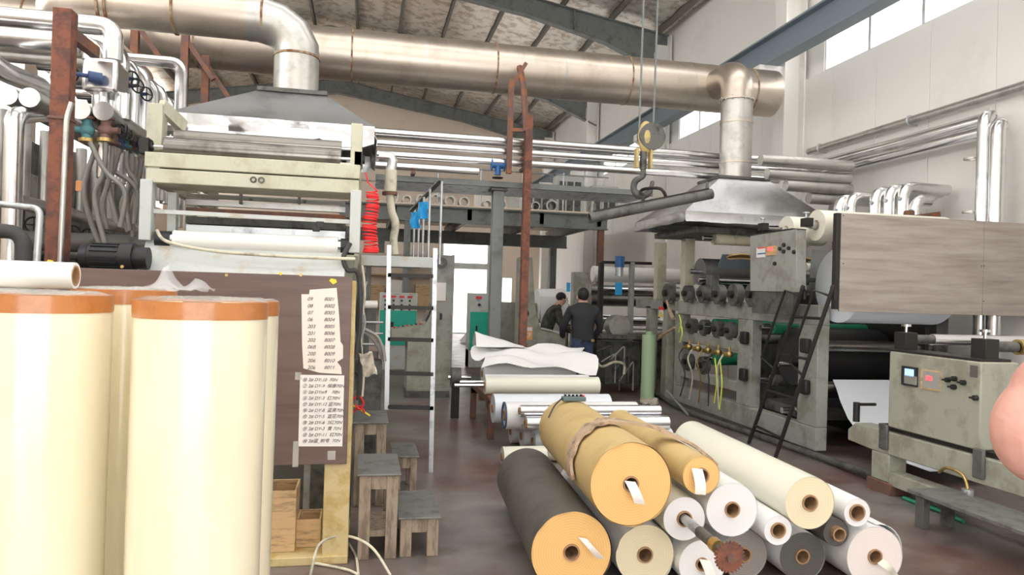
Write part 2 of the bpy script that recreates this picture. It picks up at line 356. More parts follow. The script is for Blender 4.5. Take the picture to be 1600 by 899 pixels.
# door opening panel in the end wall: panes glow to stand in for the bright outside
dr = bpy.data.objects.new('door_1', None); COL.objects.link(dr); dr.location = (3.4, 27.9, 0); struct(dr)
mat('daylight', (1, .98, .95), .5, emit=1.6)
bx('door_frame', (2.85, 27.9, 0), (4.75, 27.98, 3.9), 'pale_paint', dr); bx('pane', (2.95, 27.88, .05), (4.65, 27.9, 2.5), 'daylight', dr); bx('pane', (2.95, 27.88, 2.75), (4.65, 27.9, 3.8), 'daylight', dr)
for k, (xa, za, zb) in enumerate(((5.3, .3, 2.2), (6.0, .3, 2.4))):
    wn = bpy.data.objects.new('window_%d' % (k+5), None); COL.objects.link(wn); wn.location = (xa, 27.9, za); struct(wn)
    bx('window_frame', (xa-.05, 27.93, za-.05), (xa+.4, 27.99, zb+.05), 'pale_paint', wn); bx('pane', (xa, 27.9, za), (xa+.35, 27.93, zb), 'daylight', wn)  # glow in these panes stands in for the outdoors too
# pipes on the right wall
p = at(1265, 237, X=6.9); z = p.z
t = thing('wall_pipe', 'grey steel pipe bracketed high along the white right wall', 'pipe', (6.9, 7, z))
cy('pipe', (6.9, 3, z), (6.9, 10.4, z), .055, 'clad_dull', t)
for yy in (5, 8.2, 10.1): MB().torus((6.9, yy, z), (0, 1, 0), .06, .014).bar((6.9, yy, z-.06), (7.0, yy, z-.06), .03, .02).obj('bracket', 'galv', t)
p = at(1300, 252, X=6.8); z = p.z
t = thing('wall_duct_pipe', 'pair of clad pipes along right wall turning down beside oak panel', 'pipe', (6.8, 7, z))
for dx, dz, ye, nm in ((0, 0, 6.83, 'pipe'), (-.02, -.14, 6.66, 'pipe')):
    tb(nm, bend([(6.8+dx, 10.2, z+dz), (6.8+dx, ye, z+dz), (6.62, ye-.08, z+dz), (6.62, ye-.08, 1.0)], .12), .075, 'clad', t, 16)
for zz_ in (3.3, 2.7): MB().ring((6.62, 6.92, zz_), (6.62, 6.92, zz_+.02), .08, .07).obj('seam_band', 'clad_dull', t)
# ================================================================ overhead ducts, pipes, posts, hook
DZ, DY, DR = 4.95, 10.5, .36
t = thing('main_duct', 'large brownish steel exhaust duct crossing the whole hall overhead', 'duct', (1, DY, DZ-DR))
cy('duct_shell', (-6.9, DY, DZ), (6.28, DY, DZ), DR, 'duct', t, 48)
k = 0; x = at(550, 80, Y=10.2).x-1.02*6
while x < 6.2:
    MB().ring((x-.012, DY, DZ), (x+.012, DY, DZ), DR+.006, DR-.02, 48).obj('weld_seam', 'seam_rust' if k % 2 == 0 else 'clad_dull', t); x += 1.02; k += 1
# branch down to the right hood
bxx, byy = 5.19, 9.6
tb('branch_elbow', bend([(bxx, DY, DZ-.02), (bxx, byy, DZ-.02), (bxx, byy, DZ-.45)], .3, 6), .225, 'duct', t, 28)
cy('branch_pipe', (bxx, byy, DZ-.42), (bxx, byy, 3.385), .225, 'clad_dull', t, 28)
for zz_ in (DZ-.42, 4.2, 3.62): MB().ring((bxx, byy, zz_-.015), (bxx, byy, zz_+.015), .25 if zz_ > 4.4 else .232, .2).obj('flange', 'duct', t)
for i in range(16): a = i*pi/8; MB().cyl((bxx+.24*cos(a), byy+.24*sin(a), DZ-.45), (bxx+.24*cos(a), byy+.24*sin(a), DZ-.39), .009, n=6).obj('bolt', 'clad_dull', t)
def hood(name, label, X0, X1, Y0, Y1, zr, zt, rim, ax, ay, hw, hd, msh, mrim, wob=1):
    t = thing(name, label, 'hood', ((X0+X1)/2, (Y0+Y1)/2, zr))
    B = [(X0, Y0), (X1, Y0), (X1, Y1), (X0, Y1)]; T = [(ax-hw, ay-hd), (ax+hw, ay-hd), (ax+hw, ay+hd), (ax-hw, ay+hd)]
    for k in range(4):
        a, b = B[k], B[(k+1) % 4]; c, d = T[(k+1) % 4], T[k]; rows = []
        for i in range(7):
            u = i/6; L = V((*a, zr+rim)).lerp(V((*d, zt)), u); R_ = V((*b, zr+rim)).lerp(V((*c, zt)), u)
            rows.append([L.lerp(R_, j/8)+V((0, 0, -.03*sin(pi*u)*sin(pi*j/8)+.012*random.uniform(-1, 1)*(0 < j < 8)*(0 < i < 6))) for j in range(9)])
        MB().sheet(rows, .006).obj('hood_panel', msh, t)
        n = (V((*b, 0))-V((*a, 0))); out = V((n.y, -n.x, 0)).normalized(); rows = []
        for i in range(4):
            rows.append([V((*a, zr+rim-rim*i/3)).lerp(V((*b, zr+rim-rim*i/3)), j/18)+out*(.02*(i == 3)+(.006+.03*wob)*random.uniform(-1, 1)*(i in (1, 2)))+V((0, 0, wob*(.022*sin(j*1.1+k)+.014*random.uniform(-1, 1)) if i == 3 else 0)) for j in range(19)])
        MB().sheet(rows, .004).obj('rim_strip', mrim, t)
    MB().box((ax-hw-.03, ay-hd-.03, zt-.01), (ax+hw+.03, ay+hd+.03, zt+.025)).obj('collar', 'machine_dark', t)
    return t
hood('exhaust_hood', 'dark sheet metal hood above the left coating machine', -1.55, .04, 6.1, 7.5, 2.83, 3.33, .17, -.66, 6.75, .26, .26, 'hood', 'apron')
hood('exhaust_hood', 'light sheet metal hood above the right machine', 4.21, 6.39, 9.1, 10.95, 2.69, 3.36, .14, bxx, byy+.05, .36, .32, 'hood_light', 'hood_light', .2)
# left hood duct
t = thing('hood_duct', 'steel duct rising from left hood and bending off to the left', 'duct', (-.66, 6.75, 3.33))
hx, hy, hz = -.66, 6.75, 3.98
cy('riser', (hx, hy, 3.3), (hx, hy, 3.72), .195, 'clad_dull', t, 32)
P = [V((hx, hy, 3.70)), V((hx, hy, 3.78)), V((hx-.06, hy, 3.90)), V((hx-.17, hy, 3.98)), V((hx-.32, hy, 4.02)), V((hx-.42, hy, 4.02))]
tb('elbow', P, .196, 'clad_dull', t, 32)
tb('run', [(hx-.40, hy, 4.02), (-2.35, hy, 4.02), (-2.55, hy+.06, 4.02), (-2.66, hy+.2, 4.02), (-2.7, hy+.5, 4.02), (-2.7, 9.2, 4.02)], .19, 'duct', t, 32)
for xx in (-.95, -1.68, -2.2, -2.26): MB().ring((xx-.01, hy, 4.02), (xx+.01, hy, 4.02), .202, .18, 36).obj('weld_seam', 'seam_rust', t)
MB().ring((hx, hy, 3.70), (hx, hy, 3.72), .202, .18, 36).obj('weld_seam', 'seam_rust', t)
# pipe bundle across the hall and ribbed tray below it
t = thing('pipe_bundle', 'row of shiny clad pipes crossing the hall below the big duct', 'pipe', (3, 10.2, 3.3))
for k, (yy, zz_) in enumerate(((9.95, 3.78), (9.95, 3.63), (9.95, 3.48), (10.08, 3.78), (9.95, 3.33))):
    cy('pipe', (-.6, yy, zz_), (6.1 if k != 4 else 1.5, yy, zz_), .052, 'clad', t, 18)
for xx in (.6,): MB().bar((xx, 9.85, 3.25), (xx, 10.2, 3.25), .05, .05).obj('cradle', 'rust_brown', t)
t = thing('cable_tray', 'flat ribbed grey tray hung under the shiny pipes', 'tray', (2.6, 10.2, 3.1))
for k in range(9):
    yy = 10.08+k*.11; MB().box((.1, yy, 3.17), (4.12, yy+.1, 3.2)).box((.1, yy, 3.14), (4.12, yy+.025, 3.17)).obj('tray_rib', 'galv', t)
bx('edge_angle', (.1, 10.04, 3.14), (4.12, 10.08, 3.22), 'grey_steel', t)
# support posts
t = thing('steel_post', 'rust red steel post with arms carrying the overhead pipes', 'post', (2.13, 9.7, 0))
bx('post', (2.09, 9.64, 0), (2.19, 9.76, 4.1), 'rust', t)
tb('upper_post', [at(822, 205, Y=9.7), at(818, 135, Y=9.7), at(812, 105, Y=9.9)], .045, 'rust_brown', t, 6)
for zz_ in (3.704, 3.554, 3.404): MB().bar((2.14, 9.765, zz_), (2.14, 10.15, zz_), .05, .04).obj('arm', 'rust_brown', t)
MB().bar((1.9, 9.8, 3.3), (1.9, 9.8, 4.6), .07, .07).bar((1.9, 9.8, 4.5), (2.1, 9.8, 4.85), .05, .05).bar((1.9, 9.78, 3.9), (2.14, 9.72, 3.9), .04, .05).obj('brace', 'rust_brown', t)
t = thing('steel_column', 'dark grey steel column standing left of the rust red post', 'column', (1.83, 10.2, 0))
bx('web', (1.75, 10.12, 0), (1.91, 10.28, 3.1), 'grey_steel', t); bx('cap_plate', (1.71, 10.08, 3.1), (1.95, 10.32, 3.135), 'machine_dark', t)
t = thing('gate_valve', 'blue flanged valve on the overhead pipe near the rust post', 'valve', at(778, 260, Y=9.95))
c = at(778, 258, Y=9.95); MB().cyl(c+V((-.09, 0, 0)), c+V((.09, 0, 0)), .05).cyl(c+V((-.1, 0, 0)), c+V((-.08, 0, 0)), .085).cyl(c+V((.08, 0, 0)), c+V((.1, 0, 0)), .085).cyl(c, c+V((0, 0, -.14)), .045).obj('valve_body', 'motor_blue', t)
handwheel(t, c+V((0, 0, -.18)), (0, 0, 1), .07)
for k, (px, py, Yd) in enumerate(((290, 60, 9.9), (322, 100, 10.0), (212, 35, 9.9))):
    p = at(px, py, Y=Yd); t = thing('duct_bracket', ('short rust brown bracket holding the big duct beside left hood', 'lower rust brown bracket behind the tall elbow pipe', 'rust brown bracket under the hood duct by the pipe tops')[k], 'bracket', p, 'duct brackets')
    MB().bar(p+V((0, 0, -.9)), p+V((0, 0, .1)), .09, .09).obj('upright', 'rust_brown', t); MB().bar(p+V((0, 0, 0)), p+V((.35, 0, -.5)), .06, .06).obj('brace', 'rust_brown', t)
# ---- crane hook with spreader bar
HY = 7.0
c = at(1009, 215, Y=HY)
t = thing('crane_hook', 'yellow hook block on two wire ropes in the middle of the hall', 'hook', c+V((0, 0, -.5)))
for px0, px1 in ((1003, 999), (1030, 1021)):
    a = at(px1, 195, Y=HY); MB().cyl(a+V((0, 0, -.05)), a+V((.03, 0, 4.2)), .011, n=8).obj('wire_rope', 'grey_steel', t)
mat('hook_yellow', (.55, .42, .16), .5, var=.5, vscale=9, var_col=(.34, .28, .16))
MB().ell(c, (.085, .05, .17), 18, 12).obj('sheave_guard', 'hook_yellow', t)
MB().cyl(c+V((.06, -.045, .01)), c+V((.06, .045, .01)), .14, n=24).obj('sheave', 'machine_dark', t)
for s_ in (-1, 1): bx('side_plate', (c.x-.02+s_*.075-.012, HY-.04, c.z-.32), (c.x-.02+s_*.075+.012, HY+.04, c.z-.12), 'hook_yellow', t)
MB().cyl(c+V((-.02, 0, -.33)), c+V((-.02, 0, -.15)), .035).obj('swivel', 'machine_dark', t)
hk = c+V((-.02, 0, -.5))
MB().tube(curve([hk+V((0, 0, .18)), hk+V((.0, 0, .1)), hk+V((-.075, 0, .05)), hk+V((-.095, 0, -.03)), hk+V((-.05, 0, -.1)), hk+V((.03, 0, -.095)), hk+V((.085, 0, -.04)), hk+V((.11, 0, .06))], 5), [.028]*8+[.034]*20+[.03]*3+[.022]*4+[.012], 10).obj('hook', 'machine_dark', t)
a, b = at(921, 341, Y=6.75), at(1112, 303, Y=6.75)
t = thing('spreader_bar', 'dark steel tube spreader bar hanging on the crane hook', 'bar', (a+b)/2)
MB().ring(a, b, .052, .04, 24).obj('tube', 'machine_dark', t)
up = V((0, 0, .055)); MB().bar(a.lerp(b, .03)+up, a.lerp(b, .97)+up, .05, .02).obj('top_flat', 'black_steel', t)
for q in (.04, .96): p = a.lerp(b, q); MB().cyl(p+V((0, 0, .05)), p+V((0, 0, .13)), .016).obj('stop_pin', 'machine_dark', t)
p0, p1 = a.lerp(b, .42), a.lerp(b, .62); q = hk+V((.0, 0, -.05))
MB().tube(curve([p0+up, p0+V((.03, .02, .12)), q+V((-.02, 0, -.02)), q+V((.02, 0, .02)), p1+V((-.06, .02, .14)), p1+up], 6), .016, 8).obj('sling_ring', 'black_steel', t)
# ================================================================ mezzanine at the far end
MY = 16.4
t = thing('mezzanine', 'grey steel mezzanine deck at the far end of the hall', 'mezzanine', (2.5, MY+2, 0))
m = MB(); m.box((-.6, MY, 3.2), (5.6, MY+.02, 3.55)); m.box((-.6, MY-.08, 3.2), (5.6, MY+.1, 3.225)); m.box((-.6, MY-.08, 3.53), (5.6, MY+.1, 3.56)); m.obj('edge_beam', 'grey_steel', t)
m = MB(); m.box((-.6, MY+3.5, 2.95), (5.6, MY+3.52, 3.3)); m.box((-.6, MY+3.42, 2.95), (5.6, MY+3.6, 2.975)); m.obj('rear_beam', 'grey_steel', t)
bx('deck', (-.6, MY-.1, 3.56), (5.7, MY+5, 3.6), 'wall_beige', t)
for xx in (.6, 2.3, 4.0, 5.4): MB().bar((xx, MY, 3.4), (xx, MY+5, 3.4), .1, .25).obj('joist', 'grey_steel', t)
for xx in (.4, 5.2): bx('column', (xx-.09, MY+3.4, 0), (xx+.09, MY+3.6, 3.0), 'grey_steel', t)
for xx in (.9, 5.45): bx('column', (xx-.07, MY-.05, 0), (xx+.07, MY+.09, 3.2), 'rust_brown' if xx > 4 else 'grey_steel', t)
for xx in [-.4+.98*i for i in range(7)]: cy('rail_post', (xx, MY, 3.6), (xx, MY, 4.5), .018, 'galv', t, 8)
for zz_ in (4.45, 4.05): MB().cyl((-.5, MY, zz_), (5.6, MY, zz_), .018, n=8).obj('handrail', 'galv', t)
ORD = ['first', 'second', 'third', 'fourth', 'fifth', 'sixth', 'seventh', 'eighth', 'ninth', 'tenth']
xs = [.55+.33*i for i in range(6)]+[2.75, 3.1, 3.9, 4.3]
for i, xx in enumerate(xs):
    r = random.uniform(.1, .15); o = MB().ring((xx, MY+.25, 3.602+r), (xx, MY+.58, 3.602+r), r, r*.72, 20).obj('pipe_shell', 'clad_dull')
    tag(o, ORD[i]+' hollow insulation shell from the left along the mezzanine edge', 'pipe shell', 'insulation shells on the mezzanine')
labs = ['squat white outdoor cooling unit on mezzanine left of the others', 'tilted white outdoor cooling unit with dark grille on mezzanine', 'grey white outdoor cooling unit at the right end of mezzanine']
for k, (px, wv, hv) in enumerate(((838, .75, .5), (888, .7, .95), (942, .7, .75))):
    p = at(px, 322, Y=MY+.8); t2 = thing('cooling_unit', labs[k], 'machine', (p.x, MY+.8, 3.6))
    bx('casing', (p.x-wv/2, MY+.65, 3.602), (p.x+wv/2, MY+1.05, 3.6+hv), 'pale_paint', t2, .02)
    for j in range(3): bx('grille', (p.x-wv*.4+j*wv*.28, MY+.64, 3.68), (p.x-wv*.4+j*wv*.28+wv*.22, MY+.652, 3.6+hv*.85), 'machine_dark', t2, 0)
t = thing('stored_panels', 'large pale sheet panels leaning at the back of the mezzanine', 'panel', (3.6, 20.5, 3.6))
for xx, wv, hv, mm in ((3.0, .9, 1.1, 'note_white'), (4.0, .8, 1.0, 'pale_paint'), (4.9, .6, 1.3, 'wall'), (5.5, .35, 1.2, 'wall_beige')): bx('panel', (xx, 20.5, 3.602), (xx+wv, 20.56, 3.6+hv), mm, t)
# ================================================================ left coating machine
LY = 5.5
L0, L1 = at(226, 245, Y=LY).x, at(562, 265, Y=LY).x
t = thing('coating_machine', 'cream framed coating machine with steel rollers behind the brown board', 'machine', ((L0+L1)/2, 6.3, 0))
def lb(name, pxa, pya, pxb, pyb, h, d, m, Y=LY): # beam along X, top edge read from the photo
    a, b = at(pxa, pya, Y=Y), at(pxb, pyb, Y=Y); z = (a.z+b.z)/2
    return bx(name, (a.x, Y, z-h), (b.x, Y+d, z), m, t, .006)
lb('upper_beam', 226, 234, 563, 260, .105, .22, 'cream_paint')
lb('cross_beam', 228, 260, 561, 284, .10, .42, 'cream_paint')
for px in (242, 540): p = at(px, 262, Y=LY+.06); bx('spacer_pad', (p.x-.04, LY+.02, p.z-.035), (p.x+.04, LY+.12, p.z+.03), 'cream_paint', t)
for dx in (0, .055):
    p = at(396, 281, Y=LY)+V((dx, 0, 0)); MB().ring(p+V((0, -.006, 0)), p+V((0, .01, 0)), .024, .012, 14).obj('burnt_hole', 'machine_dark', t)
p0, p1 = at(220, 280, Y=LY), at(236, 376, Y=LY); bx('post', (p0.x, LY-.02, p1.z), (p1.x, LY+.1, p0.z), 'pale_paint', t, .006)
p0, p1 = at(548, 297, Y=LY), at(562, 396, Y=LY); bx('post', (p0.x, LY-.02, p1.z), (p1.x, LY+.1, p0.z), 'pale_paint', t, .006)
p0, p1 = at(549, 192, Y=LY+.04), at(565, 262, Y=LY+.04); bx('upper_post', (p0.x, LY+.04, p1.z), (p1.x, LY+.2, p0.z), 'cream_paint', t, .006)
p0, p1 = at(230, 160, Y=LY+.25), at(252, 235, Y=LY+.25); bx('upper_post', (p0.x, LY+.25, p1.z), (p1.x, LY+.4, p0.z), 'cream_paint', t, .006)
a = at(252, 165, Y=LY+.3); MB().bar(a, a+V((.10, .25, -.1)), .05, .1).obj('side_brace', 'cream_paint', t)
# side frames running back
for xx in (L0+.02, L1-.08): 
    for yy, zt in ((6.6, 2.75), (7.5, 2.75)): bx('rear_post', (xx, yy, .3), (xx+.08, yy+.1, zt), 'cream_paint', t)
    bx('side_beam', (xx, LY+.1, 2.36), (xx+.06, 7.6, 2.46), 'cream_paint', t)
def lroll(name, pxa, pya, pxb, pyb, r, m, Y, neck=.012, ext=.12):
    a, b = at(pxa, pya, Y=Y), at(pxb, pyb, Y=Y); z = (a.z+b.z)/2; a.z = b.z = z
    o = MB().cyl(a, b, r, n=32).obj(name, m, t); MB().cyl(a-V((ext, 0, 0)), b+V((ext, 0, 0)), neck, n=12).obj('shaft', 'chrome', o)
    return a, b
a, b = lroll('top_roller', 259, 229, 533, 249, .073, 'roller', LY+.1)
for q in (a+V((-.13, 0, 0)), b+V((.13, 0, 0))): MB().box((q.x-.03, LY+.04, q.z-.06), (q.x+.03, LY+.16, q.z+.05)).cyl(q-V((.045, 0, 0)), q+V((.045, 0, 0)), .032).obj('bearing_block', 'black_steel', t)
lroll('top_roller', 274, 214, 534, 234, .06, 'roller', LY+.32)
a, b = lroll('white_roller', 272, 375, 528, 385, .068, 'white_roller', LY+.05, .05, .06)
for q in (a+V((-.07, 0, 0)), b+V((.07, 0, 0))): MB().cyl(q-V((.05, 0, 0)), q+V((.05, 0, 0)), .06).obj('end_bearing', 'black', t)
for pya, pyb, Y, h, d, m in ((304, 312, 6.4, .04, .02, 'chrome'), (312, 322, 6.2, .05, .03, 'clad_dull'), (325, 335, 6.1, .05, .03, 'rust_brown'), (352, 360, 5.7, .07, .05, 'galv'), (340, 347, 6.5, .06, .4, 'machine_dark')):
    a, b = at(290, pya, Y=Y), at(540, pyb, Y=Y); z = (a.z+b.z)/2; bx('doctor_blade', (a.x, Y, z-h), (b.x, Y+d, z), m, t)
a, b = at(238, 330, Y=LY+.05), at(548, 347, Y=LY+.05); MB().bar(a, b, .03, .03).obj('tie_rod', 'pale_paint', t)
for px in (377, 468): p = at(px, 310, Y=6.15); bx('blade_clip', (p.x-.01, 6.1, p.z-.05), (p.x+.01, 6.16, p.z+.06), 'machine_dark', t)
a, b = at(262, 300, Y=LY+.25), at(274, 365, Y=LY+.25); bx('inner_post', (a.x, LY+.25, b.z), (b.x, LY+.33, a.z), 'pale_paint', t)
p = at(500, 352, Y=LY-.01); bx('sensor', (p.x-.025, LY-.04, p.z-.02), (p.x+.03, LY, p.z+.025), 'black', t); bx('sensor', (p.x-.05, LY-.05, p.z-.05), (p.x-.0, LY-.01, p.z-.02), 'black', t)
# white apron below the roller
a, b = at(225, 384, Y=LY), at(540, 398, Y=LY)
MB().prism([(a.x, LY+.05, 1.97), (a.x, LY-.12, 1.72), (a.x, LY-.12, 1.45), (a.x, LY+.3, 1.45), (a.x, LY+.3, 1.97)], (b.x-a.x, 0, 0)).obj('apron_plate', 'pale_paint', t, .005)
bx('body', (L0, LY+.3, .3), (L1, 7.4, 1.9), 'machine', t, .01)
hz_ = at(255, 378, Y=LY-.03)
tb('yellow_hose', curve([at(245, 360, Y=LY-.02), at(262, 378, Y=LY-.06), at(330, 392, Y=LY-.09), at(400, 398, Y=LY-.1), at(470, 402, Y=LY-.1), at(555, 405, Y=LY-.08)]), .012, 'canvas', t)
tb('black_hose', curve([at(547, 380, Y=LY-.04), at(537, 402, Y=LY-.06), at(543, 422, Y=LY-.06), at(560, 430, Y=LY-.02), at(563, 500, Y=LY), at(556, 560, Y=LY)]), .018, 'rubber', t)
# red coiled air hose
c0 = at(581, 298, Y=LY+.05); n = 620; pts = []
for i in range(n+1):
    u = i/n; rr = .040+.012*sin(u*3) if u < .75 else .048+.008*(u-.75)/.25; zz_ = c0.z-.455*min(u*1.12, 1)
    pts.append(V((c0.x+.01*sin(u*9)+rr*cos(u*29*2*pi), LY+.05+rr*.8*sin(u*29*2*pi), zz_-.008*sin(u*40))))
o = MB().tube([at(571, 270, Y=LY+.06), at(575, 285, Y=LY+.06)]+pts, .0058, 6).obj('coiled_hose', 'red'); tag(o, 'bright red coiled air hose hanging beside the cream machine', 'hose')
# black motor on the left
p = at(178, 402, Y=5.35); t = thing('motor', 'black finned electric motor left of the cream machine', 'motor', p+V((0, 0, -.12)))
MB().cyl(p+V((-.16, 0, 0)), p+V((.06, 0, 0)), .085, n=28).obj('motor_body', 'black', t)
for k in range(14):
    a = k*2*pi/14; d = V((0, cos(a), sin(a))); MB().bar(p+V((-.13, 0, 0))+d*.088, p+V((.04, 0, 0))+d*.088, .008, .014, d).obj('fin', 'black', t)
MB().cyl(p+V((-.2, 0, 0)), p+V((-.15, 0, 0)), .075, .088, n=28).obj('fan_cover', 'black', t)
MB().cyl(p+V((.05, 0, 0)), p+V((.13, 0, 0)), .10, n=28).cyl(p+V((.13, 0, 0)), p+V((.22, 0, 0)), .075, n=24).obj('gearbox', 'black', t)
bx('foot', (p.x-.1, 5.28, p.z-.14), (p.x+.1, 5.42, p.z-.085), 'black', t)
bx('mount', (p.x-.14, 5.2, 1.2), (p.x+.14, 5.5, p.z-.14), 'machine_dark', t)
# ================================================================ pipe gallery on the far left
p0, p1 = at(82, 10, Y=5.3), at(106, 410, Y=5.3)
t = thing('rust_post', 'thick rust red square post in front of the shiny pipe gallery', 'post', ((p0.x+p1.x)/2, 5.3, 0))
bx('post', (p0.x, 5.3, 0), (p0.x+.115, 5.42, p0.z), 'rust', t, .006)
bx('splice_collar', (p0.x-.008, 5.29, 2.72), (p0.x+.123, 5.43, 2.74), 'rust_brown', t)
for zz_ in (3.34,): MB().bar((p0.x+.06, 5.42, zz_), (p0.x+.08, 5.85, zz_), .06, .08).obj('arm', 'rust_brown', t)
o = tb('conduit', bend([at(112, 160, Y=5.3), at(104, 185, Y=5.3), at(99, 300, Y=5.3), at(93, 425, Y=5.3)], .05), .018, 'clad_dull', t)
t = thing('header_pipes', 'shiny clad header pipes with square tank beside the rust post', 'pipe', (-2.4, 6.5, 2.6))
for pya, pxe, pyd, Y in ((34, 178, 95, 6.15), (62, 146, 95, 6.0)):
    q = at(pxe, pya+8, Y=Y); tb('pipe', bend([(-5.5, Y, q.z), (q.x, Y, q.z), (q.x, Y, at(pxe, pyd, Y=Y).z)], .11), .072, 'clad', t, 20)
for py in (52, 76, 92): q = at(60, py, Y=6.6); cy('pipe', (-6, 6.6, q.z), (q.x+.6, 6.6, q.z), .05, 'clad_dull', t)
a, b = at(130, 89, Y=5.95), at(184, 146, Y=5.95); bx('square_tank', (a.x, 5.92, b.z), (b.x, 6.22, a.z), 'clad', t, .03)
for px, py in ((126, 172), (162, 174)):
    c = at(px, py, Y=5.8); cy('tank_outlet', V((c.x+.05, 6.05, c.z)), V((c.x+.05, 6.05, b.z+.02)), .06, 'clad', t)
    cy('header', c, c+V((0, 4.5 if px < 150 else 1.68, 0)), .068, 'clad_dull', t, 24); MB().cyl(c+V((0, -.012, 0)), c, .07, n=28).obj('end_cap', 'clad', t)
for px, py in ((12, 149), (47, 153)):
    c = at(px, py, Y=5.6); cy('header', c, c+V((0, 5, 0)), .066, 'clad_dull', t, 24); MB().cyl(c+V((0, -.012, 0)), c, .068, n=28).obj('end_cap', 'clad', t)
tb('sloping_pipe', curve([at(-60, 60, Y=5.2), at(0, 108, Y=5.7), at(45, 128, Y=6.3), at(66, 140, Y=6.6), at(70, 175, Y=6.7)]), .075, 'clad', t, 18)
q = at(22, 180, Y=5.5); tb('drop_pipe', bend([at(70, 178, Y=6.0), V((q.x, 5.5, q.z)), at(16, 420, Y=5.5)], .1), .062, 'clad', t, 20)
tb('black_elbow_pipe', bend([at(-60, 360, Y=5.0), at(36, 362, Y=5.0), at(38, 440, Y=5.0)], .1), .045, 'rubber', t, 16)
tb('grey_rail', bend([at(-60, 312, Y=4.8), at(63, 326, Y=4.8), at(56, 430, Y=4.8)], .05), .02, 'galv', t)
for k in range(11):
    yy = 6.5+k*.31; zt = 3.62+.03*(k % 2); x = -2.12
    tb('riser', bend([(x-.9, yy, zt), (x, yy, zt), (x, yy, 2.5)], .11, 4), .066, 'clad', t, 16)
for k, (px, py, Y) in enumerate(((207, 123, 6.5), (215, 134, 6.8), (229, 147, 7.2), (110, 114, 5.8))):
    c = at(px, py, Y=Y); sg = -1 if k < 3 else 1
    v = thing('wheel_valve', ('uppermost black wheel valve on the upright pipes', 'middle black wheel valve on the upright pipes', 'lowest black wheel valve on the upright pipes', 'black wheel valve between rust post and square tank')[k], 'valve', c, 'wheel valves on the pipes')
    handwheel(v, c, (.8, -.6, 0), .06); MB().cyl(c, c+V((sg*.14, .06, 0)), .016).cyl(c+V((sg*.1, .05, 0)), c+V((sg*.18, .09, 0)), .04).obj('bonnet', 'navy', v)
t = thing('tall_elbow_pipe', 'silver pipe bending down left of the dark hood', 'pipe', at(283, 200, Y=7.6))
q = at(284, 99, Y=7.6); tb('pipe', bend([(-2.44, 7.6, q.z), (q.x, 7.6, q.z), (q.x, 7.6, 2.2)], .1), .058, 'clad', t, 18)
# valves and braided hoses
hl = ['teal valve under the first header end', 'brown valve under the second header end']
for k, (px, mm) in enumerate(((136, 'teal'), (165, 'valve_brown'))):
    c = at(px, 204, Y=5.85); v = thing('hose_valve', hl[k], 'valve', c)
    MB().cyl(c+V((0, 0, -.07)), c+V((0, 0, .1)), .035).ell(c, (.055, .045, .05)).cyl(c, c+V((-.1 if k == 0 else .1, -.02, 0)), .025).obj('valve_body', mm, v)
    MB().cyl(c+V((0, 0, .08)), c+V((0, 0, .1)), .06).obj('flange', 'rust_brown', v); MB().cyl(c+V((0, 0, -.085)), c+V((0, 0, -.06)), .055).obj('brass_flange', 'brass', v)
    handwheel(v, c+V((-.15 if k == 0 else .15, -.03, 0)), (1, .2, 0), .05)
v = thing('valve_row', 'dark cluster of valves receding along the header pipes', 'valve', at(200, 215, Y=6.5))
for k in range(7):
    c = at(176+k*9, 208+k*3, Y=6.1+k*.2); MB().cyl(c+V((0, 0, -.08)), c+V((0, 0, .1)), .04).cyl(c+V((0, 0, -.09)), c+V((0, 0, -.07)), .06).obj('valve_body', ('valve_brown', 'navy', 'teal')[k % 3], v)
    handwheel(v, c+V((.09, -.08, 0)), (1, -.5, .2), .055)
PH = [((140, 222), (165, 268), (195, 300), (188, 355)), ((165, 222), (162, 270), (148, 310), (165, 385)), ((152, 225), (132, 290), (140, 340), (158, 388)), ((176, 228), (172, 275), (160, 320), (168, 358)),
      ((187, 232), (178, 265), (170, 290), (183, 350)), ((178, 268), (205, 285), (215, 305), (212, 335)), ((197, 236), (200, 265), (213, 290), (210, 350)), ((206, 240), (206, 270), (198, 310), (203, 360)), ((213, 245), (210, 280), (190, 320), (200, 362)), ((222, 250), (215, 290), (206, 330), (208, 370))]
for k, P in enumerate(PH):
    Y = 5.75+.09*k; o = tb('braided_hose', curve([at(px, py, Y=Y+.03*j) for j, (px, py) in enumerate(P)]), .019, 'hose')
    tag(o, 'grey braided hose under the valves, its top '+ORD[sorted(q[0][0] for q in PH).index(P[0][0])]+' from the left', 'hose', 'braided hoses below the valves')
# second gallery behind, with a dark box added to hide bright wall openings
t = thing('dark_backdrop', 'added dark backdrop box far behind the pipe rack', 'backdrop', (-4.6, 10, 0))
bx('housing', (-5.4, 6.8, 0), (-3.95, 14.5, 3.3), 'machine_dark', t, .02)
for k in range(6): bx('backdrop_side', (-3.95, 7.0+k*1.25, .4), (-3.92, 8.1+k*1.25, 2.9), 'machine_grey' if k % 3 == 2 else 'machine_dark', t)
for k in range(4): bx('backdrop_front', (-5.35+.36*k, 6.77, .4), (-5.02+.36*k, 6.8, 3.0), 'machine_dark', t)
t = thing('pipe_rack', 'dim pipe rack with rows of small valves behind the rust post', 'pipe rack', (-3.2, 8, 0))
for zz_, x in ((2.35, -3.1), (1.95, -3.3)): cy('header', (x, 6.2, zz_), (x, 13, zz_), .07, 'clad_dull', t)
for k in range(8):
    yy = 6.5+k*.45; cy('riser', (-3.1, yy, 2.3), (-3.1, yy, 3.1), .055, 'clad_dull', t)
    c = V((-3.0, yy, 2.15)); handwheel(t, c, (.6, -1, 0), .07)
    cy('drain', (-3.25, yy, 1.2), (-3.25, yy, 2.0), .035, 'machine_dark', t)
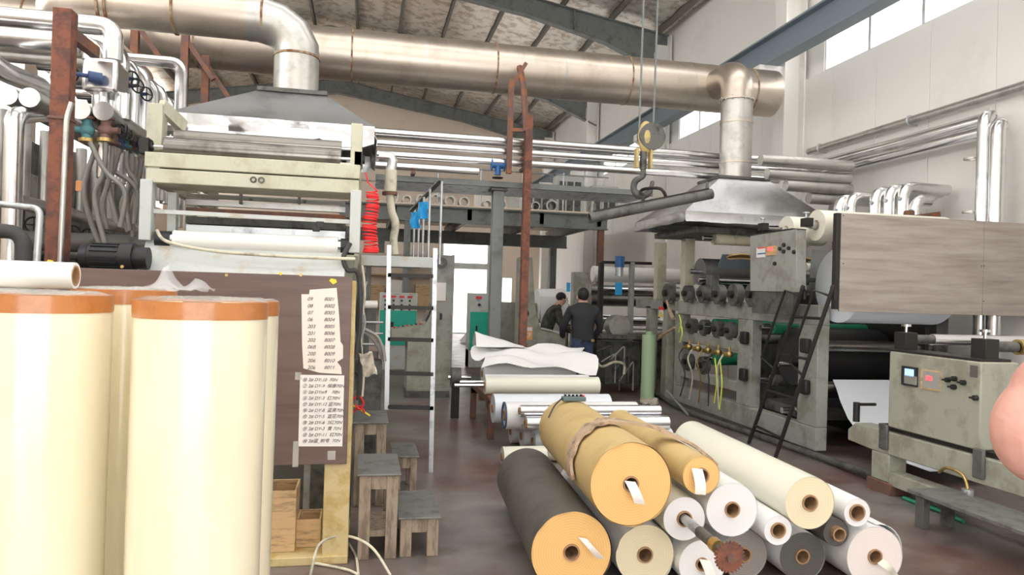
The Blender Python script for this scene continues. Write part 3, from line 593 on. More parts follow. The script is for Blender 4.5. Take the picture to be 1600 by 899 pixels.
for k in range(4): bx('stanchion', (-3.5, 6.4+k*1.6, 0), (-3.4, 6.5+k*1.6, 3.2), 'machine_dark', t)
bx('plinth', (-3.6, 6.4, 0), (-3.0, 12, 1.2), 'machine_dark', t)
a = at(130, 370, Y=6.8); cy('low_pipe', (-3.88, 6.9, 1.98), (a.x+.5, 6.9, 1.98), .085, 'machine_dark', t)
o = bx('warning_tag', at(118, 282, Y=6.4), at(133, 299, Y=6.4)+V((0, .006, 0)), 'orange_sign'); tag(o, 'small orange tag on the dim pipe rack', 'tag')
# ================================================================ brown board with notes
BY = 4.45
a, b = at(552, 433, Y=BY), at(538, 727, Y=BY)
t = thing('board', 'dark brown woodgrain board with handwritten notes and yellow scraps', 'board', (-1.1, BY, .6))
bx('panel', (-2.5, BY, .6), (-.075, BY+.02, 1.725), 'board', t, .003)
for px in (22, 43, 191, 354, 470): p = at(px, 417 if px < 300 else 430, Y=BY); MB().cyl(p+V((0, -.006, -.0)), p, .009, n=10).obj('screw', 'brass', t)
for px, py, r in ((520, 440, .022), (78, 410, .018), (438, 428, .012)):
    p = at(px, py, Y=BY-.004); MB().prism([p+V((-r, 0, .2*r)), p+V((.1*r, 0, -.8*r)), p+V((1.1*r, 0, -.2*r)), p+V((.8*r, 0, .6*r)), p+V((-.5*r, 0, .8*r))], (0, .003, 0)).obj('yellow_scrap', 'yellow', t)
def note(pts, m, name):
    P = [at(px, py, Y=BY-.004) for px, py in pts]; o = MB().prism(P, (0, .002, 0)).obj(name, m, t, smooth=False); return o
n1 = note(((471, 460), (483, 460), (484, 453), (526, 450), (530, 495), (532, 534), (536, 540), (536, 560), (527, 566), (533, 574), (534, 585), (500, 583), (474, 576), (472, 540)), 'note', 'paper_note')
n2 = note(((469, 586), (538, 587), (535, 698), (466, 698)), 'note_white', 'paper_note')
bpy.context.view_layer.update()
X_, U_ = V((1, 0, 0)), V((0, 0, 1))
for i, (l, r) in enumerate((('09', '8001'), ('08', '8002'), ('07', '8003'), ('06', '8004'), ('203', '8005'), ('201', '8006'), ('202', '8007'), ('06B', '8008'), ('200', '8009'), ('206', '8010'), ('206', '8011'))):
    py = 470+i*10.7; text(l, .030, 'ink', n1, at(480, py, Y=BY-.0055), X_, U_, shear=.3); text(r, .030, 'ink', n1, at(506, py, Y=BY-.0055), X_, U_, shear=.35)
for i, s in enumerate(('⑩ 2# DY-10  70N', '⑦ 2# DY-9  保康70N', '⑥ 2# DYm9    70N', '⑧ 2# DY-3  红70N', '⑰ 2# DY-12 蓝70N', '⑯ 2# DY-8  蓝黄70N', '⑪ 2# DY-5  蓝花70N', '⑬ 2# DY-6  3红70N', '⑪ 2# DY-3  黄 70N', '⑫ 2# DY-11  红70N', '⑲ 2#蓝_树号  70N')):
    text(s, .0265, 'ink', n2, at(472, 596+i*9.6, Y=BY-.0055), X_, U_, shear=.3)
for (px, py, w_, h_) in ((458, 690, 8, 40), (512, 705, 12, 14), (461, 582, 10, 12)):
    a, b = at(px, py, Y=BY-.003), at(px+w_, py+h_, Y=BY-.003); bx('clear_tape', (a.x, BY-.004, b.z), (b.x, BY-.002, a.z), 'clear_tape', t, 0)
# frame under the board
t = thing('machine_frame', 'yellowed cream steel frame standing under the brown board', 'frame', (-.6, BY, 0))
a, b = at(507, 727, Y=BY+.02), at(543, 880, Y=BY+.02)
bx('post', (a.x, BY+.023, 0), (b.x, BY+.16, 1.7), 'yellow_paint', t, .005)
bx('post', (-2.2, BY+.023, 0), (-2.06, BY+.16, 1.7), 'yellow_paint', t, .005)
bx('sill', (-2.2, BY+.0, 0), (b.x, BY+.7, .05), 'yellow_paint', t, .005)
bx('back_panel', (-2.2, BY+.75, .05), (b.x, BY+.78, .7), 'machine_dark', t); bx('top_rail', (-2.2, BY+.03, .62), (b.x, BY+.1, .7), 'machine_dark', t)
p = at(480, 725, Y=BY+.4); bx('inner_strut', (p.x-.02, BY+.4, .05), (p.x+.02, BY+.45, .65), 'machine_grey', t)
def crate(label, x0, x1, y0, y1, z0, z1, th=.012):
    c = thing('wooden_crate', label, 'crate', ((x0+x1)/2, (y0+y1)/2, z0))
    for n_, lo, hi in (('side', (x0, y0, z0), (x1, y0+th, z1)), ('side', (x0, y1-th, z0), (x1, y1, z1)), ('side', (x0, y0+th, z0), (x0+th, y1-th, z1)), ('side', (x1-th, y0+th, z0), (x1, y1-th, z1)), ('bottom', (x0+th, y0+th, z0), (x1-th, y1-th, z0+th))): bx(n_, lo, hi, 'wood_box', c, .002)
    return c
a, b = at(424, 775, Y=BY+.1), at(460, 870, Y=BY+.1)
c = crate('tall plain wooden crate under the board', a.x-.1, b.x, BY+.1, BY+.38, .052, .05+a.z-b.z); bx('hinge', (b.x, BY+.2, .25), (b.x+.004, BY+.24, .33), 'galv', c)
a, b = at(463, 826, Y=BY+.17), at(500, 868, Y=BY+.17); crate('low reddish wooden crate beside the tall crate', a.x, b.x, BY+.17, BY+.39, .052, .05+a.z-b.z)
# ================================================================ upright cream film rolls at front left
def upright(label, px, zc, r, h):
    d = (fw*F_PX+RT*(px-800)); d.z = 0; p = d*(zc/F_PX); p.z = 0
    t = thing('film_roll', label, 'roll', p, 'upright wrapped film rolls'); n = 72; rows = []; m = MB(); vs = []; fs = []
    ph = random.random()*9
    for i in range(25):
        z = h*i/24
        for j in range(n):
            a = 2*pi*j/n; rr = r*(1+.004*sin(3*a+z*4+ph)+.006*max(0, sin(a*2.5+ph+z*.7))**6); vs.append((rr*cos(a), rr*sin(a), z))
    for i in range(24): fs += [(i*n+j, i*n+(j+1) % n, (i+1)*n+(j+1) % n, (i+1)*n+j) for j in range(n)]
    m.add(vs, fs).obj('film_wrap', 'film', t, local=True)
    m = MB().ring((0, 0, h-.046), (0, 0, h+.002), r*1.013, r*.97, n); m.obj('edge_tape', 'tape', t, local=True)
    MB().ring((0, 0, h-.02), (0, 0, h-.004), r*.985, .05, n).obj('end_face', 'cream_face', t, local=True); MB().ring((0, 0, h-.06), (0, 0, h), .052, .04, 24).obj('core', 'card', t, local=True)
    rows = []
    for i in range(9): rows.append([(r*1.0*(i+1)/9*cos(2*pi*j/24), r*1.0*(i+1)/9*sin(2*pi*j/24), h+.004+.012*random.random()*(i < 8)) for j in range(25)])
    MB().sheet(rows, .001).obj('crumpled_film', 'clear', t, local=True)
    return t
upright('cream film roll with brown tape at the far left front', 68, 2.08, .178, 1.612)
upright('cream film roll with brown tape under the crumpled plastic', 317, 2.1, .18, 1.606)
upright('cream film roll wedged behind the two front rolls', 196, 2.62, .17, 1.625)
upright('cream film roll peeking out right behind the front roll', 352, 2.5, .178, 1.60)
upright('cream film roll hidden at the back left corner', -10, 2.5, .178, 1.612)
p0, p1 = at(-60, 440, Y=2.75), at(118, 442, Y=2.75); p0.z = p1.z = 1.672
t = thing('paper_roll', 'slim white paper roll lying on top of the upright rolls', 'roll', (p0+p1)/2)
MB().ring(p0, p1, .046, .036, 36).obj('paper', 'paper', t); MB().ring(p0, p1+V((.001, 0, 0)), .036, .03, 28).obj('core', 'card', t)
c = at(280, 465, Y=2.1); c.z = 1.625; rows = []
for i in range(9):
    for_ = []
    for j in range(13):
        u, v_ = i/8, j/12; for_.append(c+V((.16*(v_-.5), .12*(u-.5), .01+.065*math.exp(-((v_-.3)**2)/.02)*sin(pi*u)+.03*math.exp(-((v_-.8)**2)/.02)*sin(pi*u)+.012*random.random())))
    rows.append(for_)
o = MB().sheet(rows, .001).obj('plastic_scrap', 'clear'); tag(o, 'crumpled clear plastic scrap on top of an upright film roll', 'plastic')
# ================================================================ step stools beside the board
def stool(label, pa, pb, za, dy, tilt=0):
    """front-top edge given in the photo; legs under it"""
    a, b = pa, pb; x0, x1, y0 = a.x, b.x, a.y; y1 = y0+dy
    t = thing('step_stool', label, 'stool', ((x0+x1)/2, (y0+y1)/2, 0), 'step stools beside the board'); z = za
    MB().box((x0-.015, y0-.015, z-.012), (x1+.015, y1, z)).obj('tread', 'plate', t, .003)
    w_ = (x1-x0)*.30
    for xx in (x0, x1-w_):
        for yy in (y0, y1-.06): bx('leg', (xx, yy, 0), (xx+w_, yy+.05, z-.012), 'timber', t, .004)
    bx('apron', (x0+w_, y0+.004, z-.1), (x1-w_, y0+.03, z-.012), 'timber', t); bx('apron', (x0+w_, y1-.05, z-.1), (x1-w_, y1-.02, z-.012), 'timber', t)
    for xx in (x0+.005, x1-.03): bx('side_rail', (xx, y0+.05, z-.1), (xx+.025, y1-.06, z-.012), 'timber', t)
    return t
a, b = at(562, 741, Y=4.5), at(623, 742, Y=4.5); s = stool('tall narrow step stool nearest the brown board', a, b, a.z, .55); bx('lower_shelf', (a.x+.02, 4.56, .12), (b.x-.02, 4.95, .16), 'timber', s)
a, b = at(626, 809, Y=4.52), at(686, 810, Y=4.52); stool('lowest step stool in front on the open floor', a, b, a.z, .6)
a, b = at(616, 713, Y=5.75), at(652, 714, Y=5.75); stool('small step stool behind the tall one', a, b, a.z, .5)
a, b = at(555, 660, Y=5.6), at(604, 660, Y=5.6); stool('rear step stool against the machine side', a, b, a.z, .55)
# floor wires
for k, P in enumerate((((485, 899), (500, 850), (540, 838), (580, 855), (610, 899)), ((490, 880), (540, 890), (560, 899)), ((545, 850), (556, 870), (560, 899)))):
    o = tb('floor_cable', curve([at(px, py, Z=.012+(.14 if 830 < py < 860 and k == 0 else 0)) for px, py in P]), .008, 'canvas'); tag(o, ('tan cable arching up off the floor by the frame', 'tan cable lying flat at the frame foot', 'tan cable hanging down to the floor by the frame')[k], 'cable', 'cables at the frame foot')
# ================================================================ platform, ladder and clutter right of the left machine
PY_ = 6.9
a, b = at(556, 398, Y=PY_), at(676, 402, Y=PY_); a.x = max(a.x, L1+.02)
t = thing('platform', 'white edged service platform with steel railing behind the ladder', 'platform', ((a.x+b.x)/2, 7.6, 0))
bx('edge_beam', (a.x, PY_, a.z-.1), (b.x, PY_+.06, a.z), 'pale_paint', t); bx('deck', (a.x, PY_+.06, a.z-.06), (b.x, 8.6, a.z-.02), 'plate', t)
for yy in (7.1, 8.4): bx('leg', (a.x+.05, yy, 0), (a.x+.1, yy+.06, a.z-.06), 'grey_steel', t)
RXp = b.x-.02
for px, py, Y in ((646, 318, 8.5), (653, 314, 8.0), (660, 308, 7.6), (669, 295, 7.2), (687, 281, 6.95)):
    q = at(px, 400, Y=Y); MB().cyl((q.x, Y, a.z-.06), (q.x, Y, at(px, py, Y=Y).z), .013, n=10).obj('baluster', 'galv', t)
MB().bar(at(642, 330, Y=8.6), at(689, 281, Y=6.93), .05, .02).obj('handrail', 'machine_dark', t)
for k, (px0, py0, px1, py1, Y) in enumerate(((654, 316, 668, 343, 7.55), (642, 332, 655, 358, 7.95))):
    A, B = at(px0, py0, Y=Y), at(px1, py1, Y=Y); rows = [[(A.x+(B.x-A.x)*j/6+.01*sin(i), Y+.02*sin(j*1.3+i*.4), A.z+(B.z-A.z)*i/8+.01*j/6) for j in range(7)] for i in range(9)]
    o = MB().sheet(rows, .004).obj('blue_cloth', 'blue'); tag(o, ('bright blue cloth hung on the handrail, upper one', 'bright blue cloth hung on the handrail, lower one')[k], 'cloth', 'blue cloths on the handrail')
LYd = 6.6
t = thing('ladder', 'bare steel ladder hooked on the white platform edge', 'ladder', at(643, 640, Y=LYd))
a, b = at(608, 383, Y=LYd), at(604, 640, Y=LYd); MB().bar(a, b, .04, .03).obj('rail', 'galv', t)
c, d = at(680, 388, Y=LYd), at(675, 640, Y=LYd); e = at(674, 708, Y=LYd); MB().bar(c, V((e.x, LYd, 0)), .04, .03).obj('rail', 'galv', t)
for py in (431, 481, 531, 584, 637): MB().bar(at(606, py-1, Y=LYd), at(677, py+1, Y=LYd), .03, .035).obj('rung', 'black_steel', t)
p = at(612, 250, Y=7.3)
t = thing('lagged_pipe', 'pale wrapped pipe hanging down right of the red coil', 'pipe', at(612, 395, Y=7.3))
tb('steel_elbow', bend([at(592, 244, Y=7.3), at(614, 245, Y=7.3), at(611, 268, Y=7.3)], .06), .05, 'clad', t, 16)
tb('wrapping', curve([at(611, 266, Y=7.3), at(610, 290, Y=7.3), at(609, 303, Y=7.3)]), .062, 'canvas', t, 14); tb('wrapping', curve([at(609, 303, Y=7.3), at(612, 330, Y=7.3), at(618, 350, Y=7.3), at(615, 375, Y=7.3), at(617, 398, Y=7.3)]), .04, 'canvas', t, 14)
MB().ring(at(609, 300, Y=7.3), at(609, 305, Y=7.3), .075, .03).obj('clamp', 'rust_brown', t)
# cable clutter at the machine end
t = thing('cable_bundle', 'tangle of hoses and cables down the right end of left machine', 'cable', at(570, 560, Y=5.5))
for k, (P, r, m) in enumerate(((((553, 420), (562, 440), (558, 500), (563, 560), (560, 620)), .014, 'rubber'), (((566, 415), (570, 460), (563, 520), (568, 580), (566, 620)), .009, 'canvas'), (((573, 440), (566, 470), (570, 505), (561, 540)), .008, 'galv'), (((570, 515), (588, 525), (598, 545), (601, 565)), .014, 'hose'), (((570, 520), (584, 532), (594, 550), (598, 562)), .012, 'hose'), (((552, 625), (560, 618), (568, 630), (562, 640), (555, 632)), .007, 'red'), (((553, 645), (562, 635), (570, 645)), .007, 'red'), (((548, 632), (562, 640), (578, 650)), .008, 'yellow'), (((552, 580), (562, 590), (560, 625)), .018, 'rubber'))):
    tb('hose', curve([at(px, py, Y=5.55+.02*k) for px, py in P]), r, m, t, 8)
bx('terminal_box', at(552, 610, Y=5.7), at(568, 560, Y=5.8), 'machine_dark', t); p = at(550, 500, Y=5.6); bx('end_plate', (p.x-.0, 5.6, .3), (p.x+.03, 5.64, 1.9), 'machine', t)
rows = [[at(561+j*4+i*1.2, 552+i*5+2.5*sin(j+i), Y=5.35+.05*sin(j*1.2+i*.8)) for j in range(6)] for i in range(8)]
o = MB().sheet(rows, .008).obj('rag', 'rag'); tag(o, 'off-white rag draped on the hoses below the ladder', 'rag')
p = at(582, 492, Y=6.6); t = thing('drive_unit', 'grimy chain drive unit with perforated guard behind the rag', 'drive', (p.x, 6.6, 0))
bx('guard', at(570, 520, Y=6.7), at(588, 480, Y=6.85), 'machine_dark', t); bx('stand', (p.x-.1, 6.65, 0), (p.x+.1, 6.9, 1.0), 'machine_dark', t); MB().cyl(at(570, 476, Y=6.6), at(590, 476, Y=6.6), .035).obj('roller_end', 'white_roller', t)
for zz_ in (1.15, 1.25, 1.35): cy('guard_bar', (p.x-.1, 6.68, zz_), (p.x+.1, 6.68, zz_), .012, 'galv', t, 8)
# ================================================================ operator console and cabinets in the distance
CY = 11.2
t = thing('operator_console', 'grey-green operator console with sloped button desk behind ladder', 'console', (at(660, 600, Y=CY).x, CY, 0))
a, b = at(637, 530, Y=CY), at(702, 600, Y=CY)
bx('pedestal', (a.x, CY, 0), (b.x, CY+.6, at(640, 532, Y=CY).z), 'machine', t); bx('plinth', (a.x-.02, CY-.02, 0), (b.x, CY+.6, .1), 'machine_dark', t)
pr = [at(612, 515, Y=CY), at(665, 508, Y=CY), at(680, 475, Y=CY), at(684, 470, Y=CY), at(684, 533, Y=CY), at(612, 533, Y=CY)]
MB().prism(pr, (0, .6, 0)).obj('desk', 'machine', t, .004)
A, B = pr[0], pr[1]
for k in range(7): q = A.lerp(B, .08+.13*k)+V((0, .1+.05*(k % 2), .012)); MB().cyl(q, q+V((0, 0, .02)), .016, n=10).obj('button', ('red', 'dark_green', 'black')[k % 3], t)
A, B = pr[1], pr[2]; MB().bar(A.lerp(B, .1)+V((-.02, .3, .02)), A.lerp(B, .95)+V((-.02, .3, .02)), .5, .02, (1, 0, 0)).obj('screen', 'machine_dark', t)
a, b = at(678, 398, Y=CY), at(702, 600, Y=CY); bx('tower', (a.x, CY+.02, 0), (b.x+.03, CY+.5, a.z), 'machine_grey', t)
q = at(690, 411, Y=CY); MB().ring(q+V((0, -.03, 0)), q+V((0, .02, 0)), .085, .04).obj('reel', 'machine_dark', t); bx('switch', at(687, 500, Y=CY+.01), at(691, 490, Y=CY+.02), 'black', t)
o = bx('paper_note', at(681, 470, Y=CY-.005), at(697, 442, Y=CY+.005), 'note_white', t, 0)
def cabinet(label, px0, px1, pyt, pyg, Y, topm, gm, d=.5, split=.45):
    a, b = at(px0, pyt, Y=Y), at(px1, pyg, Y=Y); t = thing('control_cabinet', label, 'cabinet', ((a.x+b.x)/2, Y, 0)); zs = b.z+(a.z-b.z)*(1-split) if gm else 0
    bx('body', (a.x, Y, max(0, b.z-.6)), (b.x, Y+d, a.z), topm, t, .01)
    if gm: bx('door', (a.x+.01, Y-.02, b.z), (b.x-.01, Y, zs), gm, t); bx('latch', (a.x+.3*(b.x-a.x), Y-.035, (b.z+zs)/2), (a.x+.38*(b.x-a.x), Y-.02, (b.z+zs)/2+.12), 'black', t)
    if b.z > .02: bx('plinth', (a.x, Y+.02, 0), (b.x, Y+d, b.z), 'machine', t)
    return t, a, b, zs
t, a, b, zs = cabinet('green and white switch cabinet behind the ladder rungs', 594, 650, 457, 540, 15.0, 'pale_paint', 'green', split=.34)
for i in range(4):
    x = a.x+.06+i*(b.x-a.x-.1)/4; bx('red_plate', (x, 14.99, a.z-.1), (x+.1, 15, a.z-.06), 'red', t, 0)
    for j in range(3): cy('knob', (x+.05, 14.97, a.z-.16-j*.09), (x+.05, 15, a.z-.16-j*.09), .022, 'black', t, 10)
t, a, b, zs = cabinet('green switch cabinet beside the grey column', 735, 764, 458, 548, 15.5, 'pale_paint', 'green', split=.33)
bx('red_plate', (a.x+.12, 15.47, a.z-.12), (a.x+.25, 15.48, a.z-.07), 'red', t, 0); cy('knob', (a.x+.2, 15.45, a.z-.25), (a.x+.2, 15.5, a.z-.25), .03, 'black', t)
t, a, b, zs = cabinet('grey-green steel cabinet between the two posts', 770, 814, 472, 556, 13.5, 'machine', None)
o = MB().cyl((at(762, 560, Y=12.7).x, 12.7, 0), at(772, 470, Y=13.3), .014).obj('broom', 'wood_box'); tag(o, 'wooden broom handle leaning beside the grey cabinet', 'broom')
rows = [[(3.0+.12*j+.05*random.random(), 22.5+.12*i, .05+.55*sin(pi*j/8)*sin(pi*i/6)*(.7+.5*random.random())) for j in range(9)] for i in range(7)]
o = MB().sheet(rows, .01).obj('paper_heap', 'paper'); tag(o, 'heap of crumpled white paper before the bright doorway', 'paper heap')
t = thing('storage_shelf', 'brown shelf with cartons under the mezzanine behind green cabinet', 'shelf', (1.2, 19, 0))
bx('back', (-.4, 19.4, 0), (2.3, 19.45, 2.6), 'wall_beige', t); bx('board', (-.4, 19, 1.2), (2.3, 19.4, 1.24), 'wood_box', t); bx('board', (-.4, 19, 2.0), (2.3, 19.4, 2.04), 'wood_box', t)
for xx in (-.4, 1.0, 2.25): bx('upright', (xx, 19, 0), (xx+.05, 19.4, 2.6), 'machine_dark', t)
for k, (xx, ww, hh, m) in enumerate(((.0, .5, .5, 'wood_box'), (.55, .4, .65, 'note_white'), (1.3, .6, .55, 'wood_box'))):
    o = bx('carton', (xx, 19.0, 1.242), (xx+ww, 19.35, 1.24+hh), m); tag(o, ('brown carton at the left on the far shelf', 'white carton standing on the far shelf', 'wide brown carton at the right on the far shelf')[k], 'carton', 'cartons on the far shelf')
# ================================================================ machine tended by the two workers
WY = 12.0
t = thing('winding_machine', 'grey-green winding machine tended by the two workers', 'machine', (4.3, WY, 0))
P = [at(812, 402, Y=WY), at(832, 402, Y=WY), at(836, 478, Y=WY), at(845, 515, Y=WY), at(884, 524, Y=WY), at(882, 578, Y=WY)]
base = [V((P[5].x, WY, 0)), V((P[0].x, WY, 0))]
MB().prism(P+base, (0, .25, 0)).obj('side_frame', 'machine', t, .008)
MB().bar(P[3]+V((0, .14, .02)), P[4]+V((0, .14, .02)), .34, .03).obj('desk_top', 'pale_paint', t)
c = at(820, 490, Y=WY-.03); MB().ring(c, c+V((0, .04, 0)), .075, .02).obj('hand_dial', 'black', t); c = at(818, 505, Y=WY-.01); MB().cyl(c, c+V((0, .02, 0)), .035).obj('port', 'black', t)
o = bx('sign', at(812, 531, Y=WY-.012), at(832, 511, Y=WY-.002), 'orange_sign', t, 0); text('ECF', .11, 'white_print', o, at(814, 527, Y=WY-.014), X_, U_); bx('sign_header', at(812.5, 517, Y=WY-.016), at(831.5, 512, Y=WY-.013), 'white_print', o, 0)
a, b = at(838, 478, Y=WY+1.6), at(880, 478, Y=WY+1.6)
for q in (a.x-.1, b.x+.02): bx('roll_stand', (q, WY+1.5, 0), (q+.08, WY+1.7, a.z+.05), 'machine', t)
MB().cyl(a, b, .33, n=36).obj('white_web_roll', 'paper', t)
rows = [[(a.x+(b.x-a.x)*j/6, WY+1.25-.01*i, 1.6-.11*i) for j in range(7)] for i in range(7)]; MB().sheet(rows, .006).obj('white_web', 'paper', t)
rows = [[V((at(812+j*6+i*1.5, 580, Y=WY-.35).x, WY-.28-.04*i+.04*random.random(), .02+(.5+.16*sin(j*.5+.4))*(1-i/6)+.03*random.random()*(i < 6))) for j in range(7)] for i in range(7)]
o = MB().sheet(rows, .03).obj('rag_heap', 'rag'); tag(o, 'heap of dirty off-white rags at the foot of winding machine', 'rags')
# far part of the right line
t = thing('slitting_machine', 'far slitter with white roll and blue motor behind standing worker', 'machine', (5, 12.6, 0))
SY = 13.0
for px in (892, 902): pass
a, b = at(897, 425, Y=SY), at(920, 480, Y=SY); bx('side_cheek', (a.x, SY, 0), (b.x, SY+.2, a.z), 'machine_grey', t, .01)
a = at(926, 428, Y=SY+.3); cy('white_roll', a, V((6.4, SY+.3, a.z)), .15, 'white_roller', t, 28)
for py, r, m in ((452, .1, 'chrome'), (468, .12, 'roller'), (500, .1, 'chrome'), (520, .1, 'clad_dull')): a = at(922, py, Y=SY+.3); cy('roller', a, V((6.4, SY+.3, a.z)), r, m, t, 24)
a, b = at(925, 520, Y=SY), at(985, 600, Y=SY); bx('lower_frame', (a.x, SY+.5, 0), (6.4, SY+.9, 1.0), 'machine_dark', t)
for px, m in ((941, 'black_steel'), (989, 'machine_grey')): a = at(px, 410, Y=SY-.6); bx('frame_post', (a.x-.04, SY-.6, .4), (a.x+.04, SY-.5, a.z), m, t)
a, b = at(940, 410, Y=SY-.55), at(1018, 412, Y=SY-.55); MB().bar(a, b, .05, .05).obj('frame_top', 'black_steel', t)
a = at(968, 418, Y=SY-.7); MB().cyl(a, a+V((0, 0, .2)), .085).obj('blue_motor', 'motor_blue', t); MB().cyl(a+V((0, 0, -.16)), a, .07).obj('motor_gearbox', 'galv', t)
for k, (px0, py0, px1, py1) in enumerate(((961, 442, 972, 461), (885, 442, 891, 456))): bx('blue_note', at(px0, py1, Y=SY-.65), at(px1, py0, Y=SY-.64), 'blue', t, 0)
for k in range(6):
    c = at(955+k*7, 540+(k % 3)*12, Y=11.6); tb('fluid_pipe', bend([c+V((-.25, 0, -.1-.05*k)), c, c+V((0, 0, -.5))], .06), .013, 'machine_grey' if k % 2 else 'machine_dark', t)
c = at(968, 510, Y=11.7); MB().cyl(c+V((0, -.02, 0)), c+V((0, .25, 0)), .19, n=28).obj('guide_disc', 'clad_dull', t); bx('tool_tray', at(940, 530, Y=11.5), at(990, 522, Y=11.9), 'machine_dark', t)
bx('drive_box', at(945, 600, Y=11.8), at(985, 532, Y=12.3), 'machine_dark', t)
tb('loop_hose', curve([at(930, 560, Y=11.4), at(940, 573, Y=11.4), at(960, 566, Y=11.4), at(975, 570, Y=11.4), at(975, 585, Y=11.4)]), .022, 'canvas', t)
a = at(1012, 600, Y=10.9); o = MB().cyl((a.x, 10.9, 0.02), (a.x, 10.9, at(1012, 523, Y=10.9).z), .11, n=24).cyl((a.x, 10.9, 1.02), (a.x, 10.9, 1.1), .05).obj('gas_cylinder', 'pale_green'); tag(o, 'pale green upright cylinder beside the right machine frame', 'cylinder')
# ================================================================ right machine: side frame along the aisle
RXm = 4.78
t = thing('printing_machine', 'grey-green printing machine frame along the right side of the aisle', 'machine', (5.6, 8.8, 0))
def rb(name, y0, y1, z0, z1, m='machine_grey', x0=RXm, x1=RXm+.14, bv=.01): return bx(name, (x0, y0, z0), (x1, y1, z1), m, t, bv)
rb('top_beam', 6.95, 10.5, 1.40, 1.62); rb('bottom_beam', 6.95, 10.6, .05, .3)
for y0, y1 in ((6.95, 7.3), (8.3, 8.65), (10.35, 10.6)): rb('upright', y0, y1, .3, 1.40)
rb('middle_beam', 8.65, 10.35, .98, 1.14); rb('middle_beam', 8.65, 10.35, .45, .58)
rb('upright', 10.9, 11.1, 0, 1.9, 'machine'); rb('upright', 11.6, 11.8, 0, 1.5, 'machine')
rb('far_beam', 10.6, 12.3, 1.45, 1.6)
for y0 in (7.0, 8.4, 10.4): bx('far_upright', (6.3, y0, 0), (6.45, y0+.25, 1.9), 'machine_dark', t)
for y0, z1 in ((10.3, 2.57), (11.35, 2.57)): rb('tower_post', y0, y0+.16, 1.6, z1, 'cream_paint', RXm, RXm+.16)
rb('tower_post', 9.45, 9.6, 1.62, 2.0, 'machine_dark')
bx('tower_head', (4.5, 9.4, 2.58), (6.3, 10.85, 2.66), 'machine_dark', t)
for (yy, zz_, r, m) in ((9.6, 2.52, .09, 'canvas'), (10.0, 2.05, .2, 'hood'), (9.7, 1.92, .05, 'chrome'), (9.75, 1.76, .06, 'chrome'), (9.2, 1.74, .04, 'chrome'), (7.1, 1.17, .065, 'roller'), (7.15, .72, .06, 'roller'), (8.5, 1.15, .06, 'machine_dark'), (8.0, .68, .07, 'machine_dark'), (7.5, .4, .05, 'roller'), (9.5, .8, .09, 'dark_green'), (9.5, 1.28, .09, 'dark_green'), (8.0, 1.32, .07, 'dark_green'), (7.6, .92, .03, 'black_steel')):
    o = cy('roller', (RXm+.1, yy, zz_), (6.35, yy, zz_), r, m, t, 28); cy('journal', (RXm-.06, yy, zz_), (RXm+.12, yy, zz_), min(r, .035), 'chrome', o, 12)
for yy, zz_ in ((8.42, 1.17), (8.42, .7), (7.12, .72), (7.12, 1.17)): bx('bearing_housing', (RXm-.07, yy-.07, zz_-.08), (RXm, yy+.07, zz_+.08), 'black_steel', t, .02)
bx('dark_backing', (6.15, 7.0, 0), (6.2, 10.4, 1.9), 'black_steel', t); bx('dark_backing', (RXm+.3, 8.75, .05), (6.15, 8.8, 1.35), 'machine_dark', t)  # dark sheets added to close the bright gap through the machine
bx('ink_tray', (RXm+.2, 7.4, .3), (6.15, 8.3, .42), 'machine_dark', t); cy('dark_roll', (5.0, 7.75, 1.0), (6.1, 7.75, 1.0), .34, 'black', t, 40)
MB().sheet([[(RXm+.3+1.2*j, 9.7+.08*i, 2.3-.12*i) for j in range(2)] for i in range(6)], .02).obj('drying_hood_panel', 'crane_steel', t)
def gear(y, z, r, x=RXm-.02):
    o = MB().cyl((x-.1, y, z), (x, y, z), r, n=24).obj('gear_cover', 'machine_dark', t); MB().cyl((x-.15, y, z), (x-.1, y, z), r*.35, n=14).obj('hub', 'black_steel', o)
    bx('bearing_foot', (x-.09, y-r*.6, z-r*1.1), (x-.02, y+r*.6, z-r*.2), 'machine_dark', o, .01)
for yy, r in ((8.15, .14), (8.6, .14), (9.05, .13), (9.5, .12), (10.0, .12), (10.7, .15)): gear(yy, 1.72, r)
for yy in (8.85, 9.2, 9.6, 10.0): gear(yy, 1.24, .11, RXm+.06)
for yy in (9.6, 10.1): gear(yy, .70, .12, RXm+.06)
for k in range(5):
    c = V((RXm-.06, 8.75+.3*k, .93)); MB().ell(c, (.05, .05, .05)).cyl(c, c+V((-.09, 0, .0)), .03).cyl(c, c+V((0, 0, .1)), .018).obj('brass_valve', 'brass', t)
    tb('valve_tube', curve([c+V((-.08, 0, 0)), c+V((-.14, .03, -.15)), c+V((-.1, .1-.05*k, -.4)), c+V((-.05, .15, -.75))]), .010, ('canvas', 'rubber', 'brass')[k % 3], t, 8)
for px, pys, m in ((1117, (560, 630), 'lime'), (1125, (562, 640), 'lime'), (1061, (492, 520), 'lime'), (1063, (505, 535), 'lime')): tb('lime_strap', curve([at(px, pys[0], X=RXm-.1), at(px+3, sum(pys)/2, X=RXm-.12), at(px-1, pys[1], X=RXm-.1)]), .010, m, t, 6)
for P in (((1042, 470), (1046, 485), (1052, 498)), ((1054, 512), (1038, 522), (1024, 532))): tb('rag_tie', curve([at(px, py, X=RXm-.12) for px, py in P]), [.02]*8+[.03]*9, 'strap', t, 8)
o = bx('warning_plate', at(1031, 501, X=RXm-.02), at(1037, 480, X=RXm-.01)+V((0, 0, 0)), 'white_print', t, 0)
A = at(1029, 501, X=RXm-.02); B = at(1038, 480, X=RXm-.02); y0, y1 = min(A.y, B.y), max(A.y, B.y)
bx('warning_header', (RXm-.03, y0, B.z-.05), (RXm-.021, y1, B.z), 'red', t, 0)
